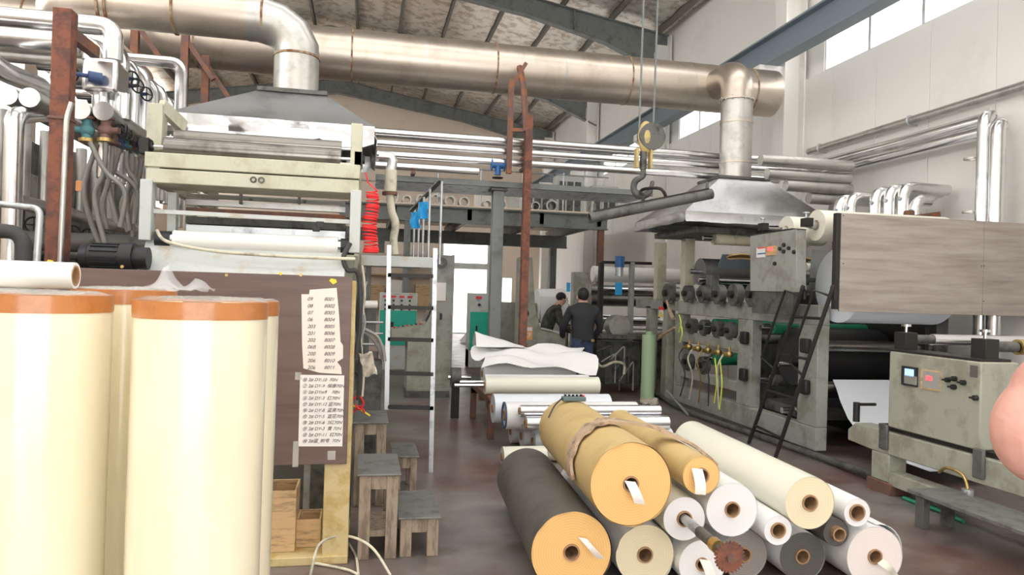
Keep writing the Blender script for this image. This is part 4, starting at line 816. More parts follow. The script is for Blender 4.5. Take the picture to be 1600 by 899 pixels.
MB().prism([(RXm-.03, y0+.03, A.z+.06), (RXm-.03, y1-.03, A.z+.06), (RXm-.03, (y0+y1)/2, B.z-.07)], (.006, 0, 0)).obj('warning_triangle', 'yellow', t)
A, B = at(1212, 488, X=RXm-.01), at(1230, 472, X=RXm-.01); o = bx('red_plate', (RXm-.012, B.y, A.z), (RXm-.004, A.y, B.z), 'red', t, 0)
text('严禁\n烟火', .055, 'white_print', o, (RXm-.014, A.y-.01, B.z-.055), (0, -1, 0), U_)
rows = [[(RXm+.25+.16*j, 9.4+.1*sin(i*2), 2.22+.03*i+.02*sin(j*1.3)) for j in range(9)] for i in range(3)]; o = MB().sheet(rows, .02).obj('folded_paper', 'wood_box'); tag(o, 'tan folded paper stuffed under the right hood', 'paper')
for k, P in enumerate((((1000, 598), (1060, 640), (1200, 690), (1300, 725), (1390, 758), (1510, 802)),)):
    o = tb('floor_conduit', curve([at(px, py-4, Z=.05) for px, py in P]), .035, 'machine_dark'); tag(o, 'dark conduit pipe lying on the floor along right machine', 'conduit')
o = tb('green_hose', curve([at(px, py, Z=.02) for px, py in ((1412, 778), (1430, 785), (1465, 797), (1505, 815))]), .016, 'dark_green'); tag(o, 'thin green hose on the floor by the rewinder foot', 'hose')
for k, P in enumerate((((1042, 610), (1062, 640), (1075, 658)),)):
    o = MB().cyl(at(*P[0], X=RXm-.25 if k == 0 else 4.5), V((RXm-.3-.1*k, at(*P[-1], X=RXm-.3).y, .02)), .016).obj('steel_rod', 'galv'); tag(o, ('bright steel rod leaning at the machine foot', 'thin steel rod lying beside the fluid pipes')[k], 'rod')
rows = [[at(1000+j*4, 622+i*3+2*random.random(), Z=.03+.05*random.random()) for j in range(8)] for i in range(4)]; o = MB().sheet(rows, .02).obj('dirty_rag', 'rag'); tag(o, 'dirty rag bunched on floor by the right machine', 'rag')
# unwind control box with film rolls
t = thing('control_box', 'grey control box with red display carrying the cream film rolls', 'control box', (4.55, 7.4, 1.62))
X0 = 4.5; A, B, C_, D_ = at(1172, 369, X=X0), at(1244, 358, X=X0), at(1244, 457, X=X0), at(1172, 455, X=X0)
MB().prism([A, B, C_, D_], (.12, 0, 0)).obj('casing', 'machine_grey', t, .006)
zb = min(C_.z, D_.z); bx('stand', (X0+.02, B.y+.05, 1.5), (X0+.1, A.y-.05, zb+.02), 'machine_dark', t)
MB().prism([A+V((0, .02, 0)), B+V((0, -.02, 0)), B+V((0, .08, .015)), A+V((0, .02, .015))], (.12, 0, 0)).obj('slide_rail', 'black_steel', t)
def plate(px0, py0, px1, py1, m, name, X=X0, th=.012, par=None):
    A, B = at(px0, py1, X=X), at(px1, py0, X=X); return bx(name, (X-th, min(A.y, B.y), A.z), (X, max(A.y, B.y), B.z), m, par or t, 0)
plate(1183, 386, 1197, 403, 'white_print', 'display_panel'); plate(1197, 384, 1214, 400, 'wood_box', 'display_panel'); plate(1201, 387, 1207, 392, 'led_red', 'display', X0-.012)
plate(1184, 386, 1196, 389, 'red', 'panel_stripe', X0-.012, .004); plate(1184, 395, 1196, 398, 'motor_blue', 'panel_stripe', X0-.012, .004)
for px, py in ((1217, 389), (1223, 383), (1223, 393), (1231, 388), (1239, 394), (1209, 412)): c = at(px, py, X=X0-.02); MB().cyl(c, c+V((.02, 0, 0)), .022, n=12).obj('knob', 'black', t)
def film(label, yy, zz_, r, x0, sx, x1=6.3):
    f = thing('film_roll', label, 'roll', (x0, yy, zz_-r), 'film rolls at the unwind stand')
    MB().ring((x0, yy, zz_), (x1, yy, zz_), r, .05, 40).obj('film', 'paper_cream', f); MB().ring((x0-.002, yy, zz_), (x0+.03, yy, zz_), .055, .03, 24).obj('core', 'card', f)
    cy('shaft', (sx, yy, zz_), (x1+.1, yy, zz_), .03, 'roller', f); cy('chuck', (x0-.07, yy, zz_), (x0, yy, zz_), .042, 'galv', f); bx('clamp', (sx-.03, yy-.06, zz_-.02), (sx+.05, yy+.06, zz_+.07), 'black_steel', f)
    MB().cyl((sx, yy, zz_+.07), (sx, yy, zz_+.12), .012).cyl((sx, yy, zz_+.12), (sx, yy, zz_+.135), .035).obj('hand_screw', 'galv', f)
c = at(1275, 355, Y=6.95); film('nearer cream film roll on the unwind control box', 6.95, c.z+.02, .165, c.x, X0+.1)
c = at(1228, 360, Y=7.9); film('farther cream film roll behind the unwind control box', 7.9, c.z, .17, c.x, X0+.15, 5.45)
t2 = thing('film_web', 'grey film web running down over bright rollers beside oak panel', 'film', (5.4, 7.2, 1.6))
c = at(1262, 385, Y=7.5); MB().sheet([[(c.x+.9*j/4, 7.42+.01*i, 2.25-.12*i) for j in range(5)] for i in range(5)], .006).obj('web', 'clad_dull', t2)
for py, r, m in ((418, .05, 'white_roller'), (437, .06, 'machine_dark'), (450, .04, 'machine_grey')): q = at(1258, py, Y=7.5); cy('roller', (q.x, 7.5, q.z), (6.1, 7.5, q.z), r, m, t2, 24)
# oak panels
t = thing('oak_panel', 'grey oak woodgrain panels hiding the big roll on the right', 'panel', (5.8, 6.4, 1.57))
OY = 6.4; a, b = at(1315, 333, Y=OY), at(1315, 487, Y=OY); s_ = at(1537, 400, Y=OY).x
bx('panel', (a.x, OY, b.z), (s_-.002, OY+.02, a.z), 'oak', t, .002); bx('panel', (s_+.002, OY, b.z), (6.95, OY+.02, a.z), 'oak', t, .002)
bx('edge_strip', (a.x-.05, OY+.0, b.z+.02), (a.x-.004, OY+.06, a.z), 'black_steel', t); bx('mounting_rail', (a.x, OY+.025, a.z-.15), (6.95, OY+.06, a.z-.08), 'black_steel', t)
for px, py in ((1318, 412), (1318, 337), (1534, 416), (1538, 416), (1537, 471)): c = at(px, py, Y=OY-.003); MB().cyl(c, c+V((0, .003, 0)), .006, n=8).obj('screw', 'black', t)
t = thing('jumbo_roll', 'huge pale paper roll bulging out below the oak panels', 'roll', (5.9, 7.0, 1.48))
c = at(1400, 509, Y=6.95); MB().ring((4.95, 6.87, c.z+.42), (6.1, 6.87, c.z+.42), .40, .05, 56).obj('paper', 'paper_blue', t); cy('shaft', (4.93, 6.87, c.z+.42), (6.13, 6.87, c.z+.42), .045, 'roller', t)
# ================================================================ black ladder
t = thing('leaning_ladder', 'black tubular ladder leaning on the right machine frame', 'ladder', (4.45, 7.2, 0))
f0, f1 = at(1170, 693, Z=.02), at(1211, 717, Z=.02); h0, h1 = at(1251, 460, X=4.42), at(1298, 460, X=4.42)
for a, b in ((f0, h0), (f1, h1)): tb('rail', curve([a, a.lerp(b, .5), b, b+V((.015, 0, .05)), b+V((.04, 0, .03)), b+V((.045, 0, -.05))]), .021, 'black_steel', t)
for u in (.13, .38, .62, .86): MB().cyl(f0.lerp(h0, u), f1.lerp(h1, u), .015, n=8).obj('rung', 'black_steel', t)
for (a, b), (p0, p1) in (((f0, h0), ((1227, 454), (1190, 559))), ((f1, h1), ((1272, 454), (1233, 567)))):
    q0, q1 = at(*p0, X=4.34), at(*p1, X=4.32); tb('handrail', [a.lerp(b, .99), q0, q1, a.lerp(b, .52)], .014, 'black_steel', t, 8)
# ================================================================ rewinder at the right edge
CX = 4.5
t = thing('rewinder', 'worn grey-green rewinder with blue display at the right edge', 'machine', (4.9, 5.1, 0))
A, B, C_, D_ = at(1390, 550, X=CX), at(1546, 567, X=CX), at(1530, 705, X=CX), at(1386, 667, X=CX)
zt, zb = (A.z+B.z)/2, (C_.z+D_.z)/2; y1, y0 = A.y, C_.y
bx('control_cabinet', (CX, y0, zb), (CX+.34, y1, zt), 'machine', t, .012)
plate(1410, 575, 1435, 601, 'black', 'display_bezel', CX, .014); plate(1414, 578, 1428, 587, 'lcd', 'display', CX-.014, .004); plate(1413, 589, 1433, 599, 'machine_grey', 'keypad', CX-.014, .004)
plate(1440, 581, 1471, 607, 'wood_box', 'meter_plate', CX, .012); plate(1442, 583, 1469, 605, 'machine_grey', 'meter_face', CX-.012, .003); plate(1447, 589, 1456, 594, 'led_red', 'display', CX-.015, .004)
for px, py in ((1478, 594), (1488, 592), (1487, 605), (1502, 598), (1521, 622)): c = at(px, py, X=CX-.03); MB().cyl(c, c+V((.03, 0, 0)), .02, n=12).bar(c+V((-.008, -.025, 0)), c+V((-.008, .025, 0)), .02, .014).obj('knob', 'black', t)
bx('paint_chip', (CX-.002, y0+.03, zt-.12), (CX, y0+.1, zt-.03), 'machine_dark', t, 0)
# base beam and legs
zB = at(1400, 715, X=CX).z
MB().prism([(CX, 6.05, zB+.02), (CX, 6.05, zB+.12), (CX, 5.95, zB+.2), (CX, 3.4, zB+.2), (CX, 3.4, zB+.0), (CX, 5.75, zB+.0)], (.18, 0, 0)).obj('base_beam', 'machine', t, .01)
bx('leg', (CX, 5.5, .1), (CX+.18, 5.72, zB), 'machine', t, .01); bx('leg', (CX, 3.5, .0), (CX+.18, 3.7, zB), 'machine', t, .01); bx('foot', (CX-.02, 5.45, 0), (CX+.2, 5.75, .1), 'rust_brown', t)
bx('low_beam', (CX, 3.5, .08), (CX+.15, 5.5, .2), 'machine', t, .01); bx('cabinet_slide', (CX+.05, 3.6, zB+.2), (CX+.3, 5.7, zb), 'black_steel', t)
for yy in (5.55, 4.55): bx('clamp_plate', (CX-.03, yy-.05, zB+.04), (CX, yy+.05, zb+.02), 'machine_dark', t, .012)
c = at(1352, 672, X=CX); MB().cyl((CX+.05, 6.0, zB+.2), (CX+.05, 6.0, zB+.38), .03).cyl((CX+.05, 6.0, zB+.36), (CX+.05, 5.75, zB+.40), .014).obj('damper', 'black_steel', t)
for yy, lab in ((5.5, 0), (4.68, 1)):
    zz_ = zt+.11; bx('shaft_bracket', (CX+.08, yy-.07, zt), (CX+.2, yy+.07, zz_+.06), 'black_steel', t); cy('chuck', (CX+.18, yy, zz_), (CX+.42, yy, zz_), .04, 'machine_dark', t); MB().cyl((CX+.14, yy, zz_+.06), (CX+.14, yy, zz_+.11), .012).cyl((CX+.14, yy, zz_+.11), (CX+.14, yy, zz_+.13), .04).obj('hand_screw', 'chrome', t)
    if lab == 0: cy('chrome_shaft', (CX+.4, yy, zz_), (6.3, yy, zz_), .05, 'chrome', t, 28)
    else:
        f = thing('film_roll', 'slim cream film roll on the rewinder at the right edge', 'roll', (5.2, yy, zz_-.075)); MB().ring((CX+.55, yy, zz_), (6.3, yy, zz_), .075, .045, 36).obj('film', 'paper_cream', f); MB().ring((CX+.43, yy, zz_), (CX+.6, yy, zz_), .06, .04, 30).obj('core', 'brass', f)
bx('top_rail', (CX+.02, 4.6, zt), (CX+.3, 5.6, zt+.02), 'black_steel', t)
for zz_, m in ((zB+.28, 'chrome'), (.75, 'white_roller'), (.55, 'machine_dark')): cy('roller', (CX+.3, 4.9, zz_), (6.3, 4.9, zz_), .05, m, t, 24)
bx('far_cheek', (6.3, 4.2, 0), (6.5, 5.9, zt), 'machine_dark', t); c = at(1512, 775, X=CX-.05)
MB().cyl((c.x, c.y, c.z-.07), (c.x, c.y, c.z+.05), .04, n=18).obj('filter_cup', 'galv', t); tb('filter_hose', curve([c+V((0, 0, .05)), c+V((0, .05, .14)), c+V((0, .2, .16)), c+V((.02, .3, .1))]), .012, 'brass', t)
# white sheet between machines
p = at(1302, 632, Y=7.1); rows = []
prof = [(7.12, .80), (7.06, .72), (6.98, .58), (6.85, .42), (6.65, .28), (6.4, .19), (6.1, .15), (5.7, .14)]
for (yy, zz_) in prof: rows.append([(p.x+1.02*j/6, yy, zz_) for j in range(7)])
o = MB().sheet(rows, .003).obj('white_web', 'paper_blue'); tag(o, 'white plastic web sagging between roller and rewinder', 'web')
t = thing('step_platform', 'low chequer plate step platform in the lower right corner', 'platform', (4.3, 4.2, 0))
bx('tread', (4.05, 3.4, .24), (4.38, 4.75, .27), 'plate', t)
for yy in (3.5, 4.62): bx('leg', (4.08, yy, 0), (4.14, yy+.08, .24), 'machine_dark', t); bx('leg', (4.30, yy, 0), (4.36, yy+.08, .24), 'machine_dark', t)
# stacked clad pipes and elbows at the right wall
t = thing('pipe_stack', 'stack of long clad pipes lying above the right machine', 'pipe', (6.3, 9, 2.9))
for k, py in enumerate((262, 282, 300, 318, 335)):
    a = at((1185, 1197, 1224, 1262, 1296)[k], py-14, Y=9.0); b = at(1357, py+4, Y=9.0-.01); x1 = min(b.x, 6.6); cy('pipe', (a.x, 8.95+.03*(k % 2), (a.z+b.z)/2-.0), (x1, 8.95+.03*(k % 2), (a.z+b.z)/2), .078, 'clad_dull', t)
bx('rack_bracket', (6.45, 9.06, 2.2), (6.53, 9.12, 3.4), 'rust_brown', t)
t = thing('elbow_pipes', 'row of clad elbow pipes rising behind the oak panel', 'pipe', (5.9, 7.6, 2.2))
for k, (px, py, Y) in enumerate(((1312, 312, 8.0), (1330, 308, 7.9), (1368, 300, 7.7), (1390, 296, 7.6), (1412, 293, 7.5), (1430, 312, 7.4))):
    c = at(px, py, Y=Y); x1 = min(c.x+(1.0 if k != 5 else .2), 6.85); tb('elbow', bend([(c.x, Y, c.z-.5), (c.x, Y, c.z), (x1, Y, c.z)], .12), .068, 'clad', t, 18)
    cy('spigot', (c.x-.08, Y-.02, c.z-.14), (c.x, Y-.02, c.z-.14), .025, 'galv', t)
MB().bar((6.2, 7.35, 2.2), (6.2, 7.35, 2.75), .08, .08).bar((5.9, 7.35, 2.6), (6.6, 7.35, 2.72), .06, .08).obj('rust_bracket', 'rust_brown', t)
# ================================================================ pile of paper rolls on the floor
AX = radians(3.65)          # the pile points slightly right of the hall's axis
adir = V((sin(AX), cos(AX), 0))
def proll(c, r, label, px, py, rpx, zc, face, wrap, core=.030, L=1.6, ground=False, ragged=False, coreout=.0, group='paper rolls piled on the floor'):
    t = thing('paper_roll', label, 'roll', c, group, -AX); core = core*1.0
    n = 64; ph = random.random()*6; vs = []; fs = []
    for i in range(13):
        y = L*i/12
        for j in range(n):
            a = 2*pi*j/n; rr = r*(1+(.006+.004*sin(2*a+ph+y*2)+.003*sin(7*a+y*5+ph) if ragged else .0015*sin(3*a+ph)))
            vs.append((rr*cos(a), y+(.008*sin(9*a+ph)-.004 if ragged and i == 0 else 0), rr*sin(a)))
    for i in range(12): fs += [(i*n+j, (i+1)*n+j, (i+1)*n+(j+1) % n, i*n+(j+1) % n) for j in range(n)]
    MB().add(vs, fs).obj('wrap', wrap, t, local=True)
    MB().ring((0, .004, 0), (0, L-.004, 0), r*.99, core+.008, n).obj('paper_winding', face, t, local=True)
    MB().ring((0, -.006-coreout, 0), (0, L, 0), core+.009, core, 32).obj('core', 'card', t, local=True)
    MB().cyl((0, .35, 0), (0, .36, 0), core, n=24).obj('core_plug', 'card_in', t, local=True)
    return t, c, r
G = {}; PILE = []
def P(k, *a, **kw):
    px, py, rpx, zc = a[1:5]; r = rpx*zc/F_PX
    PILE.append([k, CAM+(fw*F_PX+RT*(px-800)-UP*(py-449.5))*(zc/F_PX), r, a, kw])
P('dark', 'dark brown wrapped roll with orange kraft end at pile left', 893, 865, 64, 4.0, 'kraft_face', 'dark_wrap', .038, ground=True, ragged=True)
P('kraft', 'big kraft paper roll with orange end on top of the pile', 986, 757, 65, 3.95, 'kraft_face', 'kraft', .036, ragged=True)
P('kraft2', 'slimmer kraft roll with orange end beside the big one', 1096, 744, 30, 4.05, 'kraft_face', 'kraft', .036)
P('cream', 'pale cream ended roll on the floor under the big kraft roll', 1010, 864, 47, 4.15, 'cream_face', 'paper', .038, ground=True, ragged=True)
P('shaft', 'white roll with a steel shaft and sprocket through its core', 1069, 813, 34, 4.08, 'white_face', 'paper_cream', .036)
P('floorwhite', 'white roll on the floor with a rag in its core', 1097, 880, 38, 4.12, 'white_face', 'paper', .03, ground=True)
P('white', 'clean white roll below the slim kraft roll', 1143, 797, 42, 4.1, 'white_face', 'paper', .036)
P('grey', 'grey-brown ended roll behind the rusty sprocket', 1166, 866, 38, 4.28, 'grey_face', 'paper', .036, ground=True)
P('smallwhite', 'small white roll between the white and cream rolls', 1216, 833, 23, 4.1, 'white_face', 'paper', .036)
P('dkgrey', 'dark grey ended roll on the floor below the cream roll', 1254, 868, 38, 4.28, 'dark_face', 'paper', .036, ground=True)
P('longcream', 'large cream film roll on top at the right of the pile', 1262, 790, 41, 4.1, 'cream_face', 'paper_cream', .038, L=1.75)
P('smalldark', 'small dark roll with thick cardboard core', 1308, 833, 21, 4.22, 'dark_face', 'dark_wrap', .032, coreout=.03)
P('smallr', 'small white roll lying above the pinkish roll', 1339, 802, 22, 4.2, 'white_face', 'paper', .040)
P('pink', 'pinkish white roll with loose paper tail at pile right', 1366, 866, 47, 4.22, 'pink_face', 'paper', .036, ground=True)
side = V((cos(AX), -sin(AX), 0))
for it in range(600):
    for i, A in enumerate(PILE):
        for B in PILE[:i]:
            d = B[1]-A[1]; u, z = d.dot(side), d.z; need = (A[2]+B[2])*1.0+.014*max(A[2], B[2])+.003; dist = sqrt(u*u+z*z)
            if dist < need:
                k = (need-dist)/dist*.5; A[1] -= side*u*k; A[1].z -= z*k; B[1] += side*u*k; B[1].z += z*k
    for A in PILE:
        lo = A[2]*1.014+.001
        if A[1].z < lo or A[4].get('ground'): A[1].z = lo
for k, c, r, a, kw in PILE: G[k] = proll(c, r, *a, **kw)
def tagpaper(k, dx, dz, w_, h_, tilt, lab):
    t, c, r = G[k]; o = c+V((dx, -.02, dz)); rows = [[o+V((w_*j/4+tilt*i/6, -.05*sin(i/6*2)-.03*(j/4), -h_*i/6)) for j in range(5)] for i in range(7)]
    q = MB().sheet(rows, .0015).obj('paper_tag', 'note_white'); tag(q, lab, 'tag', 'paper tags in the roll cores')
tagpaper('kraft', -.045, .025, .05, .11, .04, 'white paper tag curling from the big kraft roll core')
tagpaper('kraft2', -.07, .05, .05, .13, .0, 'white paper tag stuck on the slim kraft roll end')
tagpaper('dark', .03, .09, .04, .1, .09, 'white paper tag sticking out of the dark roll end')
tagpaper('floorwhite', -.03, .04, .05, .12, .03, 'pale paper rag hanging from the floor roll core')
t, c, r = G['pink']; rows = [[c+V((-.02+.16*i/6+.02*j, -.045-.02*sin(i), -.02-.12*i/6+.012*j*(1-i/6))) for j in range(3)] for i in range(7)]
o = MB().sheet(rows, .0015).obj('paper_tail', 'paper_cream'); tag(o, 'loose paper strip hanging out of the pinkish roll core', 'paper')
rows = [[c+adir*(.02+.5*i/5)+V((cos(1.5-1.9*j/10)*(r+.006+.02*sin(pi*j/10)), 0, sin(1.5-1.9*j/10)*(r+.006+.02*sin(pi*j/10)))) for j in range(11)] for i in range(6)]
o = MB().sheet(rows, .002).obj('loose_sheet', 'paper'); tag(o, 'loose white outer sheet lifting off the pinkish roll', 'paper')
# shaft and sprocket
c = G['shaft'][1]; t = thing('winding_shaft', 'steel winding shaft with rusty sprocket sticking out of a roll', 'shaft', c)
def s_(a, b, r, m, n): MB().cyl(c-adir*a, c-adir*b, r, n=24).obj(n, m, t)
s_(-.1, .22, .027, 'galv', 'shaft'); s_(.22, .40, .030, 'machine_dark', 'sleeve'); s_(.40, .46, .036, 'brass', 'collar'); s_(.46, .60, .018, 'machine_dark', 'stub')
g = c-adir*.58; x, y = frame(adir); m = MB(); n = 26; vs = []
for i in range(n*4):
    a = 2*pi*i/(n*4); rr = .078 if i % 4 in (1, 2) else .066; vs.append(g+(x*cos(a)+y*sin(a))*rr)
m.prism(vs, -adir*.014).obj('sprocket', 'rust', t, smooth=False); s_(.585, .615, .022, 'rust_brown', 'hub')
# sling strap over the kraft rolls
ck, rk = G['kraft'][1], G['kraft'][2]; c2, r2 = G['kraft2'][1], G['kraft2'][2]
o0 = adir*.42; path = []
for k in range(10): a = radians(195-12.5*k); path.append(ck+o0*(1+.25*k/9)+V((cos(a)*(rk+.026), 0, sin(a)*(rk+.026))))
path += [(ck+c2)/2+o0*1.25+V((.08, 0, .2)), c2+o0*1.0+V((0, 0, r2+.03)), c2+o0*.7+V((r2*.9, 0, r2*.85)), c2+o0*.4+V((r2+.035, 0, .03))]
C_ = curve(path, 5); rows = []
for i, p in enumerate(C_): rows.append([p+adir*((.062+.014*sin(i*.5))*(j-1.5)/1.5)+V((0, 0, .004*sin(i*.8+j))) for j in range(4)])
o = MB().sheet(rows, .018).obj('sling_strap', 'strap'); tag(o, 'frayed tan lifting strap thrown over the kraft rolls', 'strap')
p = ck+adir*1.45+V((-.0, 0, rk+.005)); t = thing('remote_control', 'grey-teal crane remote lying on the big kraft roll', 'remote', p)
mat('remote', (.10, .15, .16), .5); bx('body', p+V((-.09, -.03, 0)), p+V((.09, .03, .035)), 'remote', t, .008)
for k in range(5): q = p+V((-.065+.03*k, 0, .035)); MB().cyl(q, q+V((0, 0, .014)), .010, n=10).obj('button', 'black', t)
bx('red_button', p+V((.065, -.012, .035)), p+V((.082, .012, .045)), 'red', t); tb('cord', curve([p+V((-.09, 0, .02)), p+V((-.16, -.05, -.03)), p+V((-.22, -.12, -.1))]), .006, 'rubber', t, 6)
# ================================================================ roll rack in the middle of the aisle
t = thing('roll_rack', 'rusty steel rack holding white rolls in the middle aisle', 'rack', (2.1, 9.2, 0))
for x in (1.40, 2.75):
    for yy in (8.0, 9.33): bx('leg', (x, yy, 0), (x+.07, yy+.07, .44), 'rust_brown', t)
    bx('side_rail', (x, 8.0, .40), (x+.07, 9.4, .47), 'rust_brown', t)
for yy in (8.02, 8.7, 9.33): bx('cross_rail', (1.4, yy, .33), (2.82, yy+.06, .40), 'rust_brown', t)
def xroll(label, x0, x1, yy, zz_, r, m, core=.035, face='white_face'):
    f = thing('white_roll', label, 'roll', ((x0+x1)/2, yy, zz_-r), 'rolls stacked across the aisle'); MB().ring((x0, yy, zz_), (x1, yy, zz_), r, core, 44).obj('film', m, f); MB().ring((x0-.012, yy, zz_), (x1, yy, zz_), core+.006, core-.006, 24).obj('core', 'card', f); return f
def X8(px, py, Y): return at(px, py, Y=Y).x
f = xroll('cream white roll lying highest on the rusty rack', X8(757, 607, 8.25), X8(934, 607, 8.25), 8.25, .575, .105, 'paper_cream'); cy('steel_shaft', (X8(710, 607, 8.25), 8.25, .575), (X8(760, 607, 8.25), 8.25, .575), .022, 'chrome', f)
f = xroll('white roll under the crumpled sheets on the rack', 1.45, 2.75, 8.62, .565, .095, 'paper'); cy('steel_shaft', (1.15, 8.62, .565), (1.5, 8.62, .565), .022, 'chrome', f)
xroll('rear white roll on the rack beneath draped sheets', 1.5, 2.7, 9.1, .61, .14, 'paper')
f0 = [('pale roll on the floor row nearest the rack', 7.80), ('pale roll second in the floor row', 7.52), ('pale roll third in the floor row', 7.24), ('cream roll at the front of the floor row', 6.95)]
for k, (lb_, yy) in enumerate(f0): xroll(lb_, 1.62+.06*k, 3.0+.12*k, yy, .132, .13, ('paper', 'paper', 'paper_blue', 'paper_cream')[k], .035)
xroll('fat white roll with film on the upper layer', X8(770, 640, 7.66), X8(950, 640, 7.66), 7.66, .262+.145, .155, 'paper_blue', .04); ringed = xroll('white roll with black ringed end on the upper layer', X8(789, 640, 7.36), X8(993, 640, 7.36), 7.36, .262+.12, .14, 'paper', .05)
MB_ = MB().ring((X8(789, 640, 7.36)-.012, 7.36, .382), (X8(789, 640, 7.36), 7.36, .382), .14, .115, 40).obj('end_ring', 'navy', ringed)
xroll('shiny aluminium foil roll on the upper layer', X8(822, 655, 7.06), X8(1043, 655, 7.06), 7.06, .35, .075, 'foil_roll', .04, ); xroll('thin foil roll just behind the shiny one', X8(812, 653, 7.16), X8(1030, 653, 7.16), 7.16, .46, .06, 'foil_roll', .03)
xroll('short yellowish film roll poking out at lower left', X8(785, 680, 6.75), X8(812, 680, 6.75)+.25, 6.72, .10, .098, 'paper_cream', .03)
rows = []
for i in range(13):
    yy = 8.72+i*.068; rows.append([(1.42+.105*j+.07*sin(i*.7), yy, .80-.09*(i == 0)-.03*(i == 1)+.05*sin(i*.9+j*.35)+.03*sin(j*.8-i*.5)+.018*random.random()+.1*i/12) for j in range(15)])
o = MB().sheet(rows, .006).obj('white_sheets', 'paper'); tag(o, 'crumpled white sheets draped over the rear of the rack', 'sheet')
rows = [[(1.42+.13*j, 9.15+.07*i, .935+.2*(1-j/5)*sin(pi*i/5)+.02*random.random()) for j in range(6)] for i in range(6)]
o = MB().sheet(rows, .006).obj('peaked_sheet', 'paper'); tag(o, 'peaked white sheet standing up at the rack left end', 'sheet')
p = at(712, 590, Y=9.4); t = thing('brake_unit', 'dark brake reel at the left end of the roll rack', 'reel', (p.x, 9.4, 0)); MB().cyl(p+V((-.06, 0, 0)), p+V((.06, 0, 0)), .13, n=24).obj('drum', 'machine_dark', t); bx('stand', (p.x-.05, 9.35, 0), (p.x+.05, 9.45, p.z-.08), 'black_steel', t); MB().cyl(p+V((-.1, 0, 0)), p+V((.2, 0, 0)), .03).obj('spindle', 'chrome', t)
# ================================================================ people
def figure(name, label, bones, parts, root_i=0):
    """one continuous skinned body; faces take the material of the nearest bone"""
    J, E, R = bones
    me = bpy.data.meshes.new(name); me.from_pydata([V(p) for p in J], E, []); o = bpy.data.objects.new(name, me); COL.objects.link(o)
    md = o.modifiers.new('skin', 'SKIN'); md.use_smooth_shade = True
    for i, s in enumerate(me.skin_vertices[0].data): s.radius = R[i] if isinstance(R[i], tuple) else (R[i], R[i]); s.use_root = (i == root_i)
    sb = o.modifiers.new('sub', 'SUBSURF'); sb.levels = 2; sb.render_levels = 2
    bpy.context.view_layer.update()
    nm = bpy.data.meshes.new_from_object(o.evaluated_get(bpy.context.evaluated_depsgraph_get())); bpy.data.objects.remove(o)
    mats = []; 
    for m in parts: 
        if m not in mats: mats.append(m)
    nm.materials.clear()
    for m in mats: nm.materials.append(MATS[m])
    for p in nm.polygons:
        best = None; c = p.center
        for k, (a, b) in enumerate(E):
            A, B = V(J[a]), V(J[b]); d = B-A; u = max(0, min(1, (c-A).dot(d)/max(d.dot(d), 1e-9))); dist = (c-A-d*u).length
            if best is None or dist < best[0]: best = (dist, k)
        p.material_index = mats.index(parts[best[1]]); p.use_smooth = True
    o = bpy.data.objects.new(name, nm); COL.objects.link(o); return tag(o, label, 'person')
# standing worker, back to us
px = at(908, 592, Y=10.7); bx0, by0 = px.x, 10.7
J = [(0,0,.92), (0,0,1.08), (0,-.01,1.28), (0,0,1.44), (0,.02,1.53), (0,.03,1.60), (0,.03,1.69),
     (-.20,0,1.41), (-.30,.06,1.16), (-.25,.24,1.0), (-.18,.32,.99), (.20,0,1.41), (.31,.05,1.16), (.26,.22,1.0), (.20,.31,.99),
     (-.09,0,.86), (-.10,.01,.48), (-.11,0,.09), (-.12,.10,.035), (.09,0,.86), (.11,.02,.48), (.12,0,.09), (.14,.1,.035)]
E_ = [(0,1),(1,2),(2,3),(3,4),(4,5),(5,6),(3,7),(7,8),(8,9),(9,10),(3,11),(11,12),(12,13),(13,14),(0,15),(15,16),(16,17),(17,18),(0,19),(19,20),(20,21),(21,22)]
R_ = [(.17,.12),(.19,.13),(.205,.135),(.155,.1),.052,(.078,.09),(.07,.085),.08,.062,.048,.035,.08,.062,.048,.035,.10,.072,.058,.045,.10,.072,.058,.045]
M_ = ['jacket','jacket','jacket','jacket','skin','skin']+['jacket','jacket','jacket','skin']*2+['jeans','jeans','jeans','black']*2
J = [(bx0+x, by0+y, z) for x, y, z in J]
w1 = figure('person', 'standing worker in dark jacket and blue jeans seen from behind', (J, E_, R_), M_)
h = V((bx0, by0+.03, 1.665)); m = MB().ell(h+V((0, -.02, -.005)), (.088, .098, .108), 20, 12); m.obj('hair', 'hair', w1)
m = MB()
for sx in (-1, 1): MB().ell(h+V((sx*.085, .02, -.05)), (.014, .025, .035), 10, 8).obj('ear', 'skin', w1)
bx('belt', (bx0-.02, by0-.128, .95), (bx0+.16, by0-.1, .985), 'black', w1); bx('belt_pouch', (bx0+.1, by0-.15, .94), (bx0+.15, by0-.12, .98), 'brass', w1)
# bending worker in camouflage, turned to the right
p = at(850, 560, Y=12.75); cx, cyy = p.x, 12.75
J = [(0,0,.92), (.04,0,1.08), (.11,0,1.26), (.19,0,1.40), (.25,0,1.47), (.30,0,1.52), (.33,0,1.60),
     (.19,-.17,1.36), (.24,-.2,1.10), (.42,-.16,.99), (.50,-.13,.97), (.2,.17,1.36), (.32,.2,1.12), (.52,.16,1.05), (.60,.14,1.03),
     (0,-.09,.86), (.02,-.1,.48), (0,-.1,.09), (.1,-.11,.035), (0,.09,.86), (.04,.1,.48), (.02,.1,.09), (.12,.11,.035)]
M_ = ['camo','camo','camo','skin','skin','skin']+['camo','camo','camo','skin']*2+['camo','camo','camo','black']*2
J = [(cx+x, cyy+y, z) for x, y, z in J]
w2 = figure('person', 'worker in camouflage jacket bending over the winding machine desk', (J, E_, R_), M_)
h = V((cx+.32, cyy, 1.575)); MB().ell(h+V((-.035, 0, .03)), (.095, .09, .085), 20, 12).obj('hair', 'hair', w2)
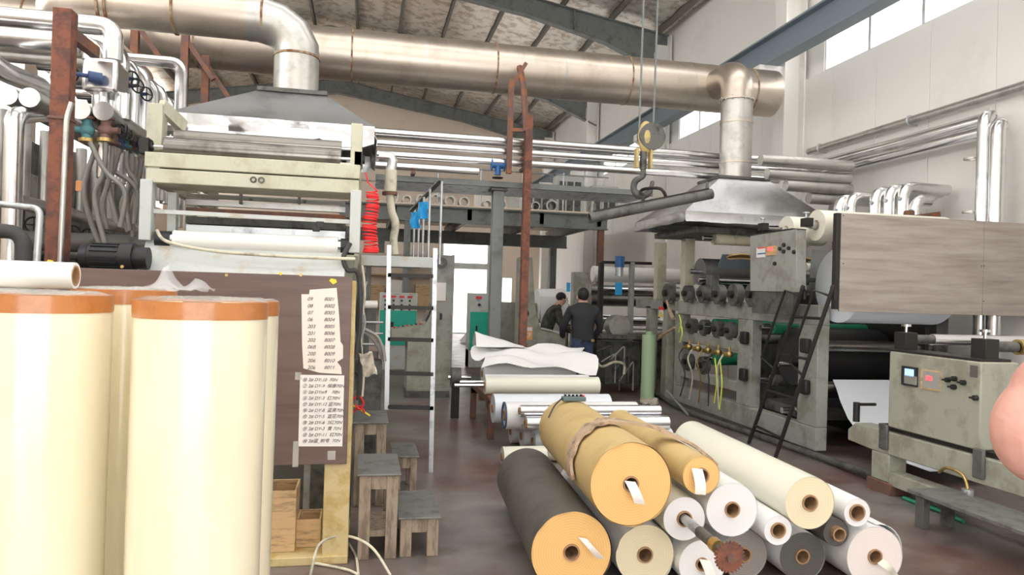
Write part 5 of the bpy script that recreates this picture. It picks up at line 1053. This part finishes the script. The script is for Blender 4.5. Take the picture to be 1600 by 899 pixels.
MB().prism([h+V((.075, -.012, -.01)), h+V((.075, .012, -.01)), h+V((.112, 0, -.045))], (-.01, 0, -.015)).obj('nose', 'skin', w2)
for sy in (-1, 1): MB().ell(h+V((-.01, sy*.085, -.03)), (.022, .013, .03), 10, 8).obj('ear', 'skin', w2); MB().ell(h+V((.078, sy*.03, .0)), (.008, .012, .007), 8, 6).obj('eye', 'black', w2)
MB().bar(h+V((.075, -.022, -.075)), h+V((.075, .022, -.075)), .006, .008).obj('mouth', 'valve_brown', w2)
# bare fist at the right edge, close to the camera: one remeshed skin
hy = .62
def hp(px, py, dz=0): return CAM+(fw*F_PX+RT*(px-800)-UP*(py-449.5))*((hy+dz)/F_PX)
m = MB()
def blob(c, a, b, d):
    k = len(m.v); m.ell((0, 0, 0), (a, b, d), 20, 14)
    for q in range(k, len(m.v)): p_ = m.v[q]; m.v[q] = c+RT*p_.x+fw*p_.y+UP*p_.z
blob(hp(1644, 672), .051, .032, .050); blob(hp(1655, 620), .040, .030, .040); blob(hp(1652, 712), .043, .028, .030)
m.tube([hp(1660, 625), hp(1690, 540), hp(1760, 380), hp(1800, 250)], [.030, .027, .034, .038], 16)      # wrist and forearm
for py, L in ((625, 1.0), (655, 1.08), (686, 1.0), (714, .85)):                                          # curled fingers
    m.tube(curve([hp(1665, py), hp(1715+10*L, py+2), hp(1745+10*L, py+3, -.022), hp(1725, py+4, -.042), hp(1698, py+4, -.044)], 4), [.0125]*5+[.011]*6+[.0098]*6, 12)
m.tube(curve([hp(1672, 605, -.01), hp(1700, 600, -.035), hp(1722, 630, -.058), hp(1728, 662, -.06)], 4), [.016]*4+[.0125]*5+[.010]*4, 12)   # thumb across the front
t0 = m.obj('hand_cage', 'skin_pink', local=True)
rm = t0.modifiers.new('remesh', 'REMESH'); rm.mode = 'VOXEL'; rm.voxel_size = .0025; rm.use_smooth_shade = True
sm = t0.modifiers.new('smooth', 'SMOOTH'); sm.factor = .5; sm.iterations = 8
bpy.context.view_layer.update()
hm = bpy.data.meshes.new_from_object(t0.evaluated_get(bpy.context.evaluated_depsgraph_get())); bpy.data.objects.remove(t0)
hm.materials.clear(); hm.materials.append(MATS['skin_pink']); hm.polygons.foreach_set('use_smooth', [True]*len(hm.polygons))
o = bpy.data.objects.new('person', hm); COL.objects.link(o); tag(o, 'bare pink hand of a person at the right edge close up', 'person')
